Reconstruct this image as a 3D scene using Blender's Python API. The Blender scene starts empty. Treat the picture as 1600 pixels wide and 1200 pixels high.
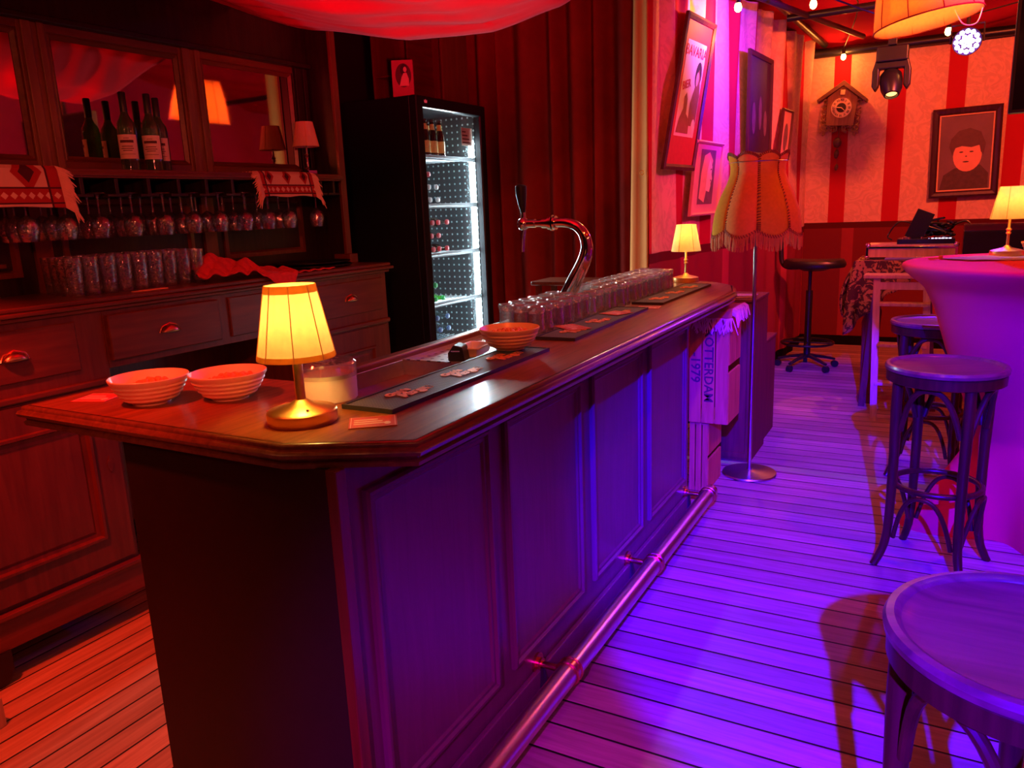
import bpy, bmesh, math, random
from mathutils import Vector, Matrix, noise
random.seed(7)
PI = math.pi
SC = bpy.context.scene
COL = SC.collection
def rad(a): return math.radians(a)

# ------------------------------------------------------------------ camera
EYE = 1.55
_p, _y, _r = 0.221117, -0.505674, -0.0406657
_f = Vector((math.sin(_y) * math.cos(_p), math.cos(_y) * math.cos(_p), -math.sin(_p)))
_rt = Vector((math.cos(_y), -math.sin(_y), 0))
_up = _rt.cross(_f)
_rt2 = _rt * math.cos(_r) + _up * math.sin(_r)
_up2 = -_rt * math.sin(_r) + _up * math.cos(_r)
cam = bpy.data.objects.new('camera', bpy.data.cameras.new('camera'))
COL.objects.link(cam)
cam.data.sensor_width = 36
cam.data.lens = 36 * 1216.35 / 1600
cam.data.clip_start = 0.02
cam.matrix_world = Matrix(((_rt2.x, _up2.x, -_f.x, 0), (_rt2.y, _up2.y, -_f.y, 0), (_rt2.z, _up2.z, -_f.z, EYE), (0, 0, 0, 1)))
SC.camera = cam

# ------------------------------------------------------------------ world, exposure, lights of the venue and added fill
w = bpy.data.worlds.new('world'); SC.world = w; w.use_nodes = True
w.node_tree.nodes['Background'].inputs[0].default_value = (0.30, 0.01, 0.04, 1)
w.node_tree.nodes['Background'].inputs[1].default_value = 0.03
SC.view_settings.view_transform = 'Standard'; SC.view_settings.look = 'None'
SC.view_settings.exposure = 0; SC.view_settings.gamma = 1; SC.view_settings.use_curve_mapping = False

def light(name, kind, loc, color, power, target=None, size=0.05, angle=60, blend=0.3):
    d = bpy.data.lights.new(name, kind); d.color = color; d.energy = power
    if kind == 'AREA': d.shape = 'DISK'; d.size = size
    else: d.shadow_soft_size = size
    if kind == 'SPOT': d.spot_size = rad(angle); d.spot_blend = blend
    o = bpy.data.objects.new(name, d); COL.objects.link(o); o.location = loc
    if target is not None:
        o.rotation_euler = (Vector(target) - Vector(loc)).to_track_quat('-Z', 'Y').to_euler()
    return o
# unseen stage spots and added fill spots and the ones seen in the photo
light('red_spot_backbar', 'SPOT', (-1.95, 0.35, 3.1), (1, 0.035, 0.012), 420, (-2.7, 1.45, 0.75), 0.06, 75, 0.8)
light('red_fill_backbar', 'SPOT', (-0.1, -0.4, 2.15), (1, 0.09, 0.045), 120, (-2.9, 2.5, 1.35), 0.05, 44, 0.9)  # low unseen fill, added to brighten the dark hutch
light('blue_spot_floor', 'SPOT', (0.66, -2.7, 3.15), (0.02, 0.0, 1), 13500, (-0.27, 3.75, 0.0), 0.03, 20.5, 0.3)
light('violet_spot_floor', 'SPOT', (0.63, -2.68, 3.13), (0.62, 0.0, 1.0), 1000, (-0.62, 1.55, 0.0), 0.03, 22, 0.8)
light('led_par_beam', 'SPOT', (0.053, 6.5, 2.50), (0.10, 0.0, 1), 120, (-0.35, 3.0, 0.0), 0.05, 66, 0.5)
light('red_wash_room', 'SPOT', (0.9, 2.6, 3.0), (1, 0.03, 0.0), 105, (-0.3, 5.5, 0.4), 0.08, 95, 0.8)
light('orange_wash_wall', 'SPOT', (0.45, 5.7, 2.78), (1, 0.11, 0.03), 340, (-0.45, 8.8, 1.9), 0.05, 95, 0.6)
light('magenta_wash_posters', 'SPOT', (0.9, 4.6, 2.7), (1, 0.01, 0.28), 170, (-1.5, 6.0, 1.7), 0.05, 70, 0.8)
light('violet_spot_posters', 'SPOT', (-0.1, 5.6, 2.65), (0.12, 0.0, 1), 300, (-1.5, 5.9, 2.6), 0.03, 75, 0.8)
light('orange_spot_bar', 'SPOT', (-0.2, 0.9, 2.9), (1, 0.12, 0.02), 90, (-1.4, 3.4, 1.1), 0.05, 60, 0.8)
light('red_up_canopy', 'SPOT', (-0.7, 1.2, 1.75), (1, 0.0, 0.05), 300, (-1.75, 2.5, 2.5), 0.05, 50, 0.9)
light('glass_backlight', 'SPOT', (-1.28, 4.75, 2.75), (1, 0.65, 0.50), 30, (-1.36, 3.15, 1.15), 0.03, 40, 0.6)  # unseen spot added to give the beer glasses bright rims
light('curtain_spot', 'SPOT', (-0.6, 2.2, 2.9), (1, 0.05, 0.01), 60, (-1.72, 4.8, 2.15), 0.03, 32, 0.7)

# ------------------------------------------------------------------ mesh helpers
class M:
    def __init__(s): s.v = []; s.f = []
    def add(s, vs, fs):
        o = len(s.v); s.v += [tuple(p) for p in vs]; s.f += [tuple(i + o for i in f) for f in fs]; return s
    def box(s, x0, x1, y0, y1, z0, z1):
        return s.add([(x, y, z) for z in (z0, z1) for y in (y0, y1) for x in (x0, x1)],
                     [(0, 2, 3, 1), (4, 5, 7, 6), (0, 1, 5, 4), (2, 6, 7, 3), (0, 4, 6, 2), (1, 3, 7, 5)])
    def obox(s, c, size, rot=(0, 0, 0)):
        m = M(); a, b, d = [q / 2 for q in size]; m.box(-a, a, -b, b, -d, d)
        return s.join(m, Matrix.Translation(c) @ Matrix.Rotation(rot[2], 4, 'Z') @ Matrix.Rotation(rot[1], 4, 'Y') @ Matrix.Rotation(rot[0], 4, 'X'))
    def join(s, m, mat=None):
        vs = [tuple(mat @ Vector(p)) for p in m.v] if mat is not None else m.v
        return s.add(vs, m.f)
    def lathe(s, prof, c=(0, 0, 0), n=32, cap=True, mod=None):
        vs = []; fs = []
        for (r, z) in prof:
            for i in range(n):
                a = 2 * PI * i / n; rr = r * (mod(a, z) if mod else 1)
                vs.append((c[0] + rr * math.cos(a), c[1] + rr * math.sin(a), c[2] + z))
        for k in range(len(prof) - 1):
            for i in range(n):
                j = (i + 1) % n; fs.append((k * n + i, k * n + j, (k + 1) * n + j, (k + 1) * n + i))
        if cap:
            if prof[0][0] > 1e-5: fs.append(tuple(range(n))[::-1])
            if prof[-1][0] > 1e-5: fs.append(tuple((len(prof) - 1) * n + i for i in range(n)))
        return s.add(vs, fs)
    def tube(s, pts, r, n=10, closed=False, flat=1.0):
        P = [Vector(p) for p in pts]; N = len(P); vs = []; fs = []
        R_ = r if isinstance(r, (list, tuple)) else [r] * N
        prev = None
        for i in range(N):
            if closed: t = P[(i + 1) % N] - P[i - 1]
            else: t = P[min(i + 1, N - 1)] - P[max(i - 1, 0)]
            t.normalize()
            if prev is None:
                a = Vector((0, 0, 1)) if abs(t.z) < 0.9 else Vector((1, 0, 0))
                u = t.cross(a).normalized()
            else: u = (prev - t * prev.dot(t)).normalized()
            prev = u; b = t.cross(u)
            for k in range(n):
                q = 2 * PI * k / n
                vs.append(P[i] + u * (R_[i] * math.cos(q)) + b * (R_[i] * flat * math.sin(q)))
        for i in range(N if closed else N - 1):
            a0 = i * n; b0 = ((i + 1) % N) * n
            for k in range(n):
                k2 = (k + 1) % n; fs.append((a0 + k, a0 + k2, b0 + k2, b0 + k))
        if not closed: fs.append(tuple(range(n))[::-1]); fs.append(tuple((N - 1) * n + k for k in range(n)))
        return s.add(vs, fs)
    def cyl(s, p0, p1, r0, r1=None, n=20): return s.tube([p0, p1], [r0, r0 if r1 is None else r1], n)
    def prism(s, poly, z0, z1, mat=None):
        n = len(poly); m = M()
        m.add([(x, y, z0) for x, y in poly] + [(x, y, z1) for x, y in poly],
              [tuple(range(n))[::-1], tuple(range(n, 2 * n))] + [(i, (i + 1) % n, n + (i + 1) % n, n + i) for i in range(n)])
        return s.join(m, mat)
    def sphere(s, c, r, n=12, sc=(1, 1, 1)):
        k = max(4, n // 2); pr = [(max(1e-6, math.sin(PI * i / k)), -math.cos(PI * i / k)) for i in range(k + 1)]
        m = M().lathe(pr, n=n, cap=False)
        return s.join(m, Matrix.Translation(c) @ Matrix.Diagonal((r * sc[0], r * sc[1], r * sc[2], 1)))
    def grid(s, fn, nu, nv, closed_u=False):
        vs = [fn(i / nu, j / nv) for j in range(nv + 1) for i in range(nu + (0 if closed_u else 1))]
        W = nu if closed_u else nu + 1; fs = []
        for j in range(nv):
            for i in range(nu):
                i2 = (i + 1) % W if closed_u else i + 1
                fs.append((j * W + i, j * W + i2, (j + 1) * W + i2, (j + 1) * W + i))
        return s.add(vs, fs)
    def sweep(s, path, prof, closed=False):
        # path: 2-D points, outward = right of travel; prof: (outward, z)
        N = len(path); vs = []; fs = []; k = len(prof)
        for i in range(N):
            p = Vector(path[i]); ns = []
            if i > 0 or closed: d = (p - Vector(path[i - 1])).normalized(); ns.append(Vector((d.y, -d.x)))
            if i < N - 1 or closed: d = (Vector(path[(i + 1) % N]) - p).normalized(); ns.append(Vector((d.y, -d.x)))
            nn = sum(ns, Vector((0, 0))).normalized(); nn /= max(0.3, nn.dot(ns[0]))
            for (o, z) in prof: vs.append((p.x + nn.x * o, p.y + nn.y * o, z))
        for i in range(N if closed else N - 1):
            a = i * k; b = ((i + 1) % N) * k
            for j in range(k - 1): fs.append((a + j, b + j, b + j + 1, a + j + 1))
        if not closed: fs.append(tuple(range(k))); fs.append(tuple((N - 1) * k + j for j in range(k))[::-1])
        return s.add(vs, fs)
    def mould(s, fr, a0, a1, b0, b1, prof, fill=None):
        # rectangular moulding: fr(a,b,h) -> point; prof list (inset,h)
        vs = []; fs = []
        for (o, h) in prof:
            vs += [fr(a0 + o, b0 + o, h), fr(a1 - o, b0 + o, h), fr(a1 - o, b1 - o, h), fr(a0 + o, b1 - o, h)]
        for k in range(len(prof) - 1):
            for i in range(4):
                j = (i + 1) % 4; fs.append((k * 4 + i, k * 4 + j, k * 4 + 4 + j, k * 4 + 4 + i))
        q = 4 * (len(prof) - 1)
        if fill is not False: fs.append((q, q + 1, q + 2, q + 3))
        return s.add(vs, fs)

def obj(name, m, mat, parent=None, smooth=35, bevel=0, thick=0, sub=0, seg=2):
    me = bpy.data.meshes.new(name); me.from_pydata(m.v, [], m.f); me.validate(); me.update()
    b = bmesh.new(); b.from_mesh(me); bmesh.ops.recalc_face_normals(b, faces=b.faces); b.to_mesh(me); b.free()
    for mt in (mat if isinstance(mat, (list, tuple)) else [mat]): me.materials.append(mt)
    if smooth: me.shade_smooth(); me.set_sharp_from_angle(angle=rad(smooth))
    o = bpy.data.objects.new(name, me); COL.objects.link(o)
    if parent is not None: o.parent = parent
    if thick: d = o.modifiers.new('solid', 'SOLIDIFY'); d.thickness = thick; d.offset = 0
    if bevel:
        d = o.modifiers.new('bevel', 'BEVEL'); d.width = bevel; d.segments = seg; d.limit_method = 'ANGLE'; d.angle_limit = rad(40)
        d.harden_normals = True
    if sub: d = o.modifiers.new('sub', 'SUBSURF'); d.levels = sub; d.render_levels = sub
    return o
def tag(o, label, cat, group=None, kind=None):
    o['label'] = label; o['category'] = cat
    if group: o['group'] = group
    if kind: o['kind'] = kind
    return o
def thing(name, label, cat, loc=(0, 0, 0), rz=0, group=None):
    o = bpy.data.objects.new(name, None); COL.objects.link(o); o.empty_display_size = 0.1
    o.location = loc; o.rotation_euler = (0, 0, rz)
    return tag(o, label, cat, group)
def struct(name, m, mat, **k):
    o = obj(name, m, mat, **k); o['kind'] = 'structure'; return o
def dup(root, loc, rz=0, label=None, group=None, rot=None):
    r = root.copy(); COL.objects.link(r); r.location = loc; r.rotation_euler = rot if rot else (0, 0, rz)
    if label: r['label'] = label
    if group: r['group'] = group
    for ch in list(root.children):
        c = ch.copy(); COL.objects.link(c); c.parent = r
        for g in list(ch.children):
            d = g.copy(); COL.objects.link(d); d.parent = c
    return r
def text_mesh(s, size, extrude=0.0005, shear=0, offset=0, align='CENTER', space=1.0):
    cu = bpy.data.curves.new('t', 'FONT'); cu.body = s; cu.size = size; cu.extrude = extrude; cu.shear = shear
    cu.offset = offset; cu.align_x = align; cu.align_y = 'CENTER'; cu.space_character = space; cu.resolution_u = 2
    o = bpy.data.objects.new('t', cu); COL.objects.link(o); bpy.context.view_layer.update()
    me = bpy.data.meshes.new_from_object(o.evaluated_get(bpy.context.evaluated_depsgraph_get()))
    m = M().add([tuple(v.co) for v in me.vertices], [tuple(p.vertices) for p in me.polygons])
    bpy.data.objects.remove(o); bpy.data.meshes.remove(me); bpy.data.curves.remove(cu)
    return m

# ------------------------------------------------------------------ materials
def NT(name):
    m = bpy.data.materials.new(name); m.use_nodes = True; t = m.node_tree
    return m, t, t.nodes['Principled BSDF']
def setp(b, color=None, rough=None, metal=None, spec=None, trans=None, ior=None, emis=None, es=None, coat=None, alpha=None, sheen=None):
    I = b.inputs
    if color is not None: I['Base Color'].default_value = (*color, 1)
    if rough is not None: I['Roughness'].default_value = rough
    if metal is not None: I['Metallic'].default_value = metal
    if spec is not None: I['Specular IOR Level'].default_value = spec
    if trans is not None: I['Transmission Weight'].default_value = trans
    if ior is not None: I['IOR'].default_value = ior
    if emis is not None: I['Emission Color'].default_value = (*emis, 1); I['Emission Strength'].default_value = es or 1
    if coat is not None: I['Coat Weight'].default_value = coat; I['Coat Roughness'].default_value = 0.15
    if alpha is not None: I['Alpha'].default_value = alpha
    if sheen is not None: I['Sheen Weight'].default_value = sheen
def node(t, kind, **k):
    n = t.nodes.new(kind)
    for a, v in k.items(): setattr(n, a, v)
    return n
def plain(name, color, rough=0.5, metal=0, var=0.15, scale=30, bump=0.0, **k):
    m, t, b = NT(name); setp(b, color, rough, metal, **k)
    tc = node(t, 'ShaderNodeTexCoord'); n = node(t, 'ShaderNodeTexNoise'); n.inputs['Scale'].default_value = scale; n.inputs['Detail'].default_value = 4
    t.links.new(tc.outputs['Object'], n.inputs['Vector'])
    r = node(t, 'ShaderNodeMapRange'); r.inputs['To Min'].default_value = 1 - var; r.inputs['To Max'].default_value = 1 + var
    t.links.new(n.outputs['Fac'], r.inputs['Value'])
    mx = node(t, 'ShaderNodeVectorMath', operation='SCALE'); mx.inputs[0].default_value = color
    t.links.new(r.outputs[0], mx.inputs['Scale']); t.links.new(mx.outputs[0], b.inputs['Base Color'])
    if bump:
        bp = node(t, 'ShaderNodeBump'); bp.inputs['Strength'].default_value = bump; bp.inputs['Distance'].default_value = 0.01
        t.links.new(n.outputs['Fac'], bp.inputs['Height']); t.links.new(bp.outputs[0], b.inputs['Normal'])
    return m
def wood(name, c1, c2, rough=0.35, axis=1, scale=1.0, bump=0.05, coat=0.0, spec=0.5):
    m, t, b = NT(name); setp(b, c1, rough, coat=coat, spec=spec)
    tc = node(t, 'ShaderNodeTexCoord'); mp = node(t, 'ShaderNodeMapping')
    sc = [14 * scale] * 3; sc[axis] = 1.2 * scale; mp.inputs['Scale'].default_value = sc
    n = node(t, 'ShaderNodeTexNoise'); n.inputs['Scale'].default_value = 3; n.inputs['Detail'].default_value = 8; n.inputs['Distortion'].default_value = 0.6
    cr = node(t, 'ShaderNodeValToRGB'); cr.color_ramp.elements[0].position = 0.3; cr.color_ramp.elements[1].position = 0.72
    cr.color_ramp.elements[0].color = (*c1, 1); cr.color_ramp.elements[1].color = (*c2, 1)
    bp = node(t, 'ShaderNodeBump'); bp.inputs['Strength'].default_value = bump; bp.inputs['Distance'].default_value = 0.01
    L = t.links.new
    L(tc.outputs['Object'], mp.inputs[0]); L(mp.outputs[0], n.inputs['Vector']); L(n.outputs['Fac'], cr.inputs[0]); L(cr.outputs[0], b.inputs['Base Color'])
    L(n.outputs['Fac'], bp.inputs['Height']); L(bp.outputs[0], b.inputs['Normal'])
    return m
def boards(name, along, width, c1, c2, gap=0.035, rough=0.42):
    # along: 0 boards run in x, 1 boards run in y
    m, t, b = NT(name); L = t.links.new; setp(b, spec=0.25)
    tc = node(t, 'ShaderNodeTexCoord'); sp = node(t, 'ShaderNodeSeparateXYZ'); L(tc.outputs['Object'], sp.inputs[0])
    u, v = (sp.outputs[0], sp.outputs[1]) if along == 0 else (sp.outputs[1], sp.outputs[0])
    d = node(t, 'ShaderNodeMath', operation='DIVIDE'); L(v, d.inputs[0]); d.inputs[1].default_value = width
    fl = node(t, 'ShaderNodeMath', operation='FLOOR'); L(d.outputs[0], fl.inputs[0])
    fr = node(t, 'ShaderNodeMath', operation='FRACT'); L(d.outputs[0], fr.inputs[0])
    wn = node(t, 'ShaderNodeTexWhiteNoise', noise_dimensions='1D'); L(fl.outputs[0], wn.inputs['W'])
    pp = node(t, 'ShaderNodeMath', operation='PINGPONG'); L(fr.outputs[0], pp.inputs[0]); pp.inputs[1].default_value = 0.5
    gp = node(t, 'ShaderNodeMath', operation='LESS_THAN'); L(pp.outputs[0], gp.inputs[0]); gp.inputs[1].default_value = gap
    sw = node(t, 'ShaderNodeMapRange'); L(pp.outputs[0], sw.inputs['Value']); sw.inputs['From Max'].default_value = gap * 2.2
    cb = node(t, 'ShaderNodeCombineXYZ')
    mu = node(t, 'ShaderNodeMath', operation='MULTIPLY'); L(u, mu.inputs[0]); mu.inputs[1].default_value = 2.0
    mv = node(t, 'ShaderNodeMath', operation='MULTIPLY'); L(v, mv.inputs[0]); mv.inputs[1].default_value = 30.0
    mw = node(t, 'ShaderNodeMath', operation='MULTIPLY'); L(wn.outputs[0], mw.inputs[0]); mw.inputs[1].default_value = 40.0
    L(mu.outputs[0], cb.inputs[0]); L(mv.outputs[0], cb.inputs[1]); L(mw.outputs[0], cb.inputs[2])
    n = node(t, 'ShaderNodeTexNoise'); n.inputs['Scale'].default_value = 1.6; n.inputs['Detail'].default_value = 8; n.inputs['Distortion'].default_value = 0.8
    L(cb.outputs[0], n.inputs['Vector'])
    cr = node(t, 'ShaderNodeValToRGB'); cr.color_ramp.elements[0].position = 0.3; cr.color_ramp.elements[1].position = 0.7
    cr.color_ramp.elements[0].color = (*c1, 1); cr.color_ramp.elements[1].color = (*c2, 1); L(n.outputs['Fac'], cr.inputs[0])
    vr = node(t, 'ShaderNodeMapRange'); L(wn.outputs[0], vr.inputs['Value']); vr.inputs['To Min'].default_value = 0.72; vr.inputs['To Max'].default_value = 1.15
    s1 = node(t, 'ShaderNodeVectorMath', operation='SCALE'); L(cr.outputs[0], s1.inputs[0]); L(vr.outputs[0], s1.inputs['Scale'])
    s2 = node(t, 'ShaderNodeMix', data_type='RGBA'); L(gp.outputs[0], s2.inputs['Factor']); L(s1.outputs[0], s2.inputs['A']); s2.inputs['B'].default_value = (0.01, 0.006, 0.004, 1)
    L(s2.outputs['Result'], b.inputs['Base Color'])
    ad = node(t, 'ShaderNodeMath', operation='MULTIPLY_ADD'); L(n.outputs['Fac'], ad.inputs[0]); ad.inputs[1].default_value = 0.25; L(sw.outputs[0], ad.inputs[2])
    bp = node(t, 'ShaderNodeBump'); bp.inputs['Strength'].default_value = 0.5; bp.inputs['Distance'].default_value = 0.004
    L(ad.outputs[0], bp.inputs['Height']); L(bp.outputs[0], b.inputs['Normal'])
    rr = node(t, 'ShaderNodeMapRange'); L(n.outputs['Fac'], rr.inputs['Value']); rr.inputs['To Min'].default_value = rough - 0.1; rr.inputs['To Max'].default_value = rough + 0.18
    L(rr.outputs[0], b.inputs['Roughness'])
    return m
def stripes(name, axis, period, width, phase, zrail, c_bg, c_st, c_w):
    # printed wall cloth: damask ground with stripes above a printed rail and panels below
    m, t, b = NT(name); L = t.links.new; setp(b, rough=0.85, spec=0.05)
    tc = node(t, 'ShaderNodeTexCoord'); sp = node(t, 'ShaderNodeSeparateXYZ'); L(tc.outputs['Object'], sp.inputs[0])
    a = sp.outputs[axis]
    def math_(op, x, y=None, z=None):
        n = node(t, 'ShaderNodeMath', operation=op)
        for i, q in enumerate((x, y, z)):
            if q is None: continue
            if isinstance(q, (int, float)): n.inputs[i].default_value = q
            else: L(q, n.inputs[i])
        return n.outputs[0]
    fr = math_('FRACT', math_('DIVIDE', math_('SUBTRACT', a, phase), period))
    st = math_('LESS_THAN', fr, width / period)
    n1 = node(t, 'ShaderNodeTexNoise'); n1.inputs['Scale'].default_value = 7; n1.inputs['Detail'].default_value = 3; n1.inputs['Distortion'].default_value = 3.5
    L(tc.outputs['Object'], n1.inputs['Vector'])
    cr = node(t, 'ShaderNodeValToRGB'); cr.color_ramp.elements[0].position = 0.44; cr.color_ramp.elements[1].position = 0.56
    cr.color_ramp.elements[0].color = (*[q * 0.87 for q in c_bg], 1); cr.color_ramp.elements[1].color = (*c_bg, 1); L(n1.outputs['Fac'], cr.inputs[0])
    m1 = node(t, 'ShaderNodeMix', data_type='RGBA'); L(st, m1.inputs['Factor']); L(cr.outputs[0], m1.inputs['A']); m1.inputs['B'].default_value = (*c_st, 1)
    fr2 = math_('PINGPONG', math_('DIVIDE', math_('SUBTRACT', a, phase + 0.2), period * 1.6), 0.5)
    pn = math_('LESS_THAN', fr2, 0.07)
    zf = sp.outputs[2]
    m2 = node(t, 'ShaderNodeMix', data_type='RGBA'); L(pn, m2.inputs['Factor']); m2.inputs['A'].default_value = (*c_w, 1); m2.inputs['B'].default_value = (*[q * 1.7 for q in c_w], 1)
    low = math_('LESS_THAN', zf, zrail)
    m3 = node(t, 'ShaderNodeMix', data_type='RGBA'); L(low, m3.inputs['Factor']); L(m1.outputs['Result'], m3.inputs['A']); L(m2.outputs['Result'], m3.inputs['B'])
    rl = math_('LESS_THAN', math_('ABSOLUTE', math_('SUBTRACT', zf, zrail)), 0.03)
    m4 = node(t, 'ShaderNodeMix', data_type='RGBA'); L(rl, m4.inputs['Factor']); L(m3.outputs['Result'], m4.inputs['A']); m4.inputs['B'].default_value = (*[q * 0.5 for q in c_w], 1)
    bb = math_('LESS_THAN', zf, 0.1)
    m5 = node(t, 'ShaderNodeMix', data_type='RGBA'); L(bb, m5.inputs['Factor']); L(m4.outputs['Result'], m5.inputs['A']); m5.inputs['B'].default_value = (0.01, 0.005, 0.005, 1)
    L(m5.outputs['Result'], b.inputs['Base Color'])
    return m
def shade_mat(name, color, trans=0.6):
    m, t, b = NT(name); L = t.links.new
    t.nodes.remove(b); out = t.nodes['Material Output']
    tc = node(t, 'ShaderNodeTexCoord'); n = node(t, 'ShaderNodeTexNoise'); n.inputs['Scale'].default_value = 60
    L(tc.outputs['Object'], n.inputs['Vector'])
    r = node(t, 'ShaderNodeMapRange'); r.inputs['To Min'].default_value = 0.85; r.inputs['To Max'].default_value = 1.1; L(n.outputs['Fac'], r.inputs['Value'])
    v = node(t, 'ShaderNodeVectorMath', operation='SCALE'); v.inputs[0].default_value = color; L(r.outputs[0], v.inputs['Scale'])
    d = node(t, 'ShaderNodeBsdfDiffuse'); tr = node(t, 'ShaderNodeBsdfTranslucent'); mx = node(t, 'ShaderNodeMixShader'); mx.inputs[0].default_value = trans
    L(v.outputs[0], d.inputs[0]); L(v.outputs[0], tr.inputs[0]); L(d.outputs[0], mx.inputs[1]); L(tr.outputs[0], mx.inputs[2]); L(mx.outputs[0], out.inputs[0])
    return m
def emit(name, color, s):
    m, t, b = NT(name); setp(b, (0, 0, 0), 0.5, emis=color, es=s); return m
def dots(name, base, dot_col, scale, r, axes=(0, 1), rough=0.3, metal=0.0, bump=0.0):
    m, t, b = NT(name); L = t.links.new; setp(b, base, rough, metal)
    tc = node(t, 'ShaderNodeTexCoord'); sp = node(t, 'ShaderNodeSeparateXYZ'); L(tc.outputs['Object'], sp.inputs[0])
    sq = []
    for a in axes:
        mu = node(t, 'ShaderNodeMath', operation='MULTIPLY'); L(sp.outputs[a], mu.inputs[0]); mu.inputs[1].default_value = scale
        f = node(t, 'ShaderNodeMath', operation='FRACT'); L(mu.outputs[0], f.inputs[0])
        s_ = node(t, 'ShaderNodeMath', operation='SUBTRACT'); L(f.outputs[0], s_.inputs[0]); s_.inputs[1].default_value = 0.5
        q = node(t, 'ShaderNodeMath', operation='MULTIPLY'); L(s_.outputs[0], q.inputs[0]); L(s_.outputs[0], q.inputs[1]); sq.append(q)
    ad = node(t, 'ShaderNodeMath', operation='ADD'); L(sq[0].outputs[0], ad.inputs[0]); L(sq[1].outputs[0], ad.inputs[1])
    lt = node(t, 'ShaderNodeMath', operation='LESS_THAN'); L(ad.outputs[0], lt.inputs[0]); lt.inputs[1].default_value = r * r
    mx = node(t, 'ShaderNodeMix', data_type='RGBA'); L(lt.outputs[0], mx.inputs['Factor']); mx.inputs['A'].default_value = (*base, 1); mx.inputs['B'].default_value = (*dot_col, 1)
    L(mx.outputs['Result'], b.inputs['Base Color'])
    if bump:
        bp = node(t, 'ShaderNodeBump'); bp.inputs['Strength'].default_value = bump; bp.inputs['Distance'].default_value = 0.004
        L(lt.outputs[0], bp.inputs['Height']); L(bp.outputs[0], b.inputs['Normal'])
    return m

MAHOG = wood('mahogany', (0.12, 0.024, 0.010), (0.19, 0.045, 0.018), 0.33, 2, coat=0.2)
MAHOGH = wood('mahogany_rails', (0.12, 0.024, 0.010), (0.20, 0.048, 0.018), 0.33, 1, coat=0.2)
DARKW = wood('dark_hutch_wood', (0.012, 0.005, 0.004), (0.032, 0.013, 0.009), 0.38, 2)
OAKST = wood('stile_oak', (0.16, 0.06, 0.028), (0.30, 0.12, 0.05), 0.35, 2)
BLACKW = plain('black_painted_wood', (0.016, 0.009, 0.009), 0.5, 0, 0.3, 12, 0.05)
BARW = wood('bar_front_paint', (0.13, 0.024, 0.070), (0.165, 0.030, 0.095), 0.32, 2, bump=0.03)
TOPW = wood('bar_top_wood', (0.16, 0.042, 0.009), (0.30, 0.090, 0.018), 0.42, 1, 1.3, 0.02, coat=0.22, spec=0.3)
EDGEW = wood('bar_edge_wood', (0.12, 0.040, 0.020), (0.22, 0.085, 0.04), 0.28, 1, 1.5, 0.03, coat=0.4)
BENTW = wood('bentwood', (0.045, 0.015, 0.004), (0.095, 0.034, 0.008), 0.32, 2, coat=0.12, spec=0.35)
SEATW = wood('stool_seat_wood', (0.13, 0.05, 0.03), (0.24, 0.10, 0.055), 0.3, 0, coat=0.3)
CRATEW = wood('crate_wood', (0.50, 0.19, 0.06), (0.70, 0.30, 0.10), 0.75, 2, bump=0.3, spec=0.1)
BOXW = wood('dark_box_wood', (0.12, 0.025, 0.018), (0.20, 0.05, 0.03), 0.6, 2, spec=0.2)
PALEW = wood('pale_wood', (0.5, 0.3, 0.17), (0.7, 0.45, 0.27), 0.55, 2)
CHROME = plain('chrome', (0.82, 0.80, 0.78), 0.08, 1, 0.03)
STEEL = plain('brushed_steel', (0.6, 0.58, 0.56), 0.28, 1, 0.1, 60)
BRASS = plain('brass', (0.90, 0.60, 0.20), 0.34, 1, 0.06)
COPPER = plain('copper_fitting', (0.80, 0.38, 0.20), 0.25, 1, 0.1)
PIPE = plain('footrail_pipe', (0.72, 0.60, 0.58), 0.3, 1, 0.12, 40)
BLACK = plain('black_plastic', (0.012, 0.012, 0.014), 0.35, 0, 0.1)
RUBBER = dots('rubber_mat', (0.14, 0.125, 0.12), (0.006, 0.006, 0.006), 110, 0.40, rough=0.6, bump=-0.6)
RUBE = plain('rubber_edge', (0.03, 0.028, 0.032), 0.4)
ORANGE = plain('orange_print', (0.95, 0.40, 0.14), 0.5)
CERAM = plain('cream_melamine', (0.88, 0.66, 0.44), 0.3, 0, 0.04)
SNACK = plain('snack_nut', (0.75, 0.24, 0.06), 0.6, 0, 0.35, 60, 0.5)
WHITE = plain('white_plastic', (0.8, 0.78, 0.76), 0.4, 0, 0.03)
PAPER = plain('paper_label', (0.80, 0.62, 0.50), 0.7, 0, 0.05)
INK = plain('dark_ink', (0.10, 0.035, 0.03), 0.7)
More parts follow.
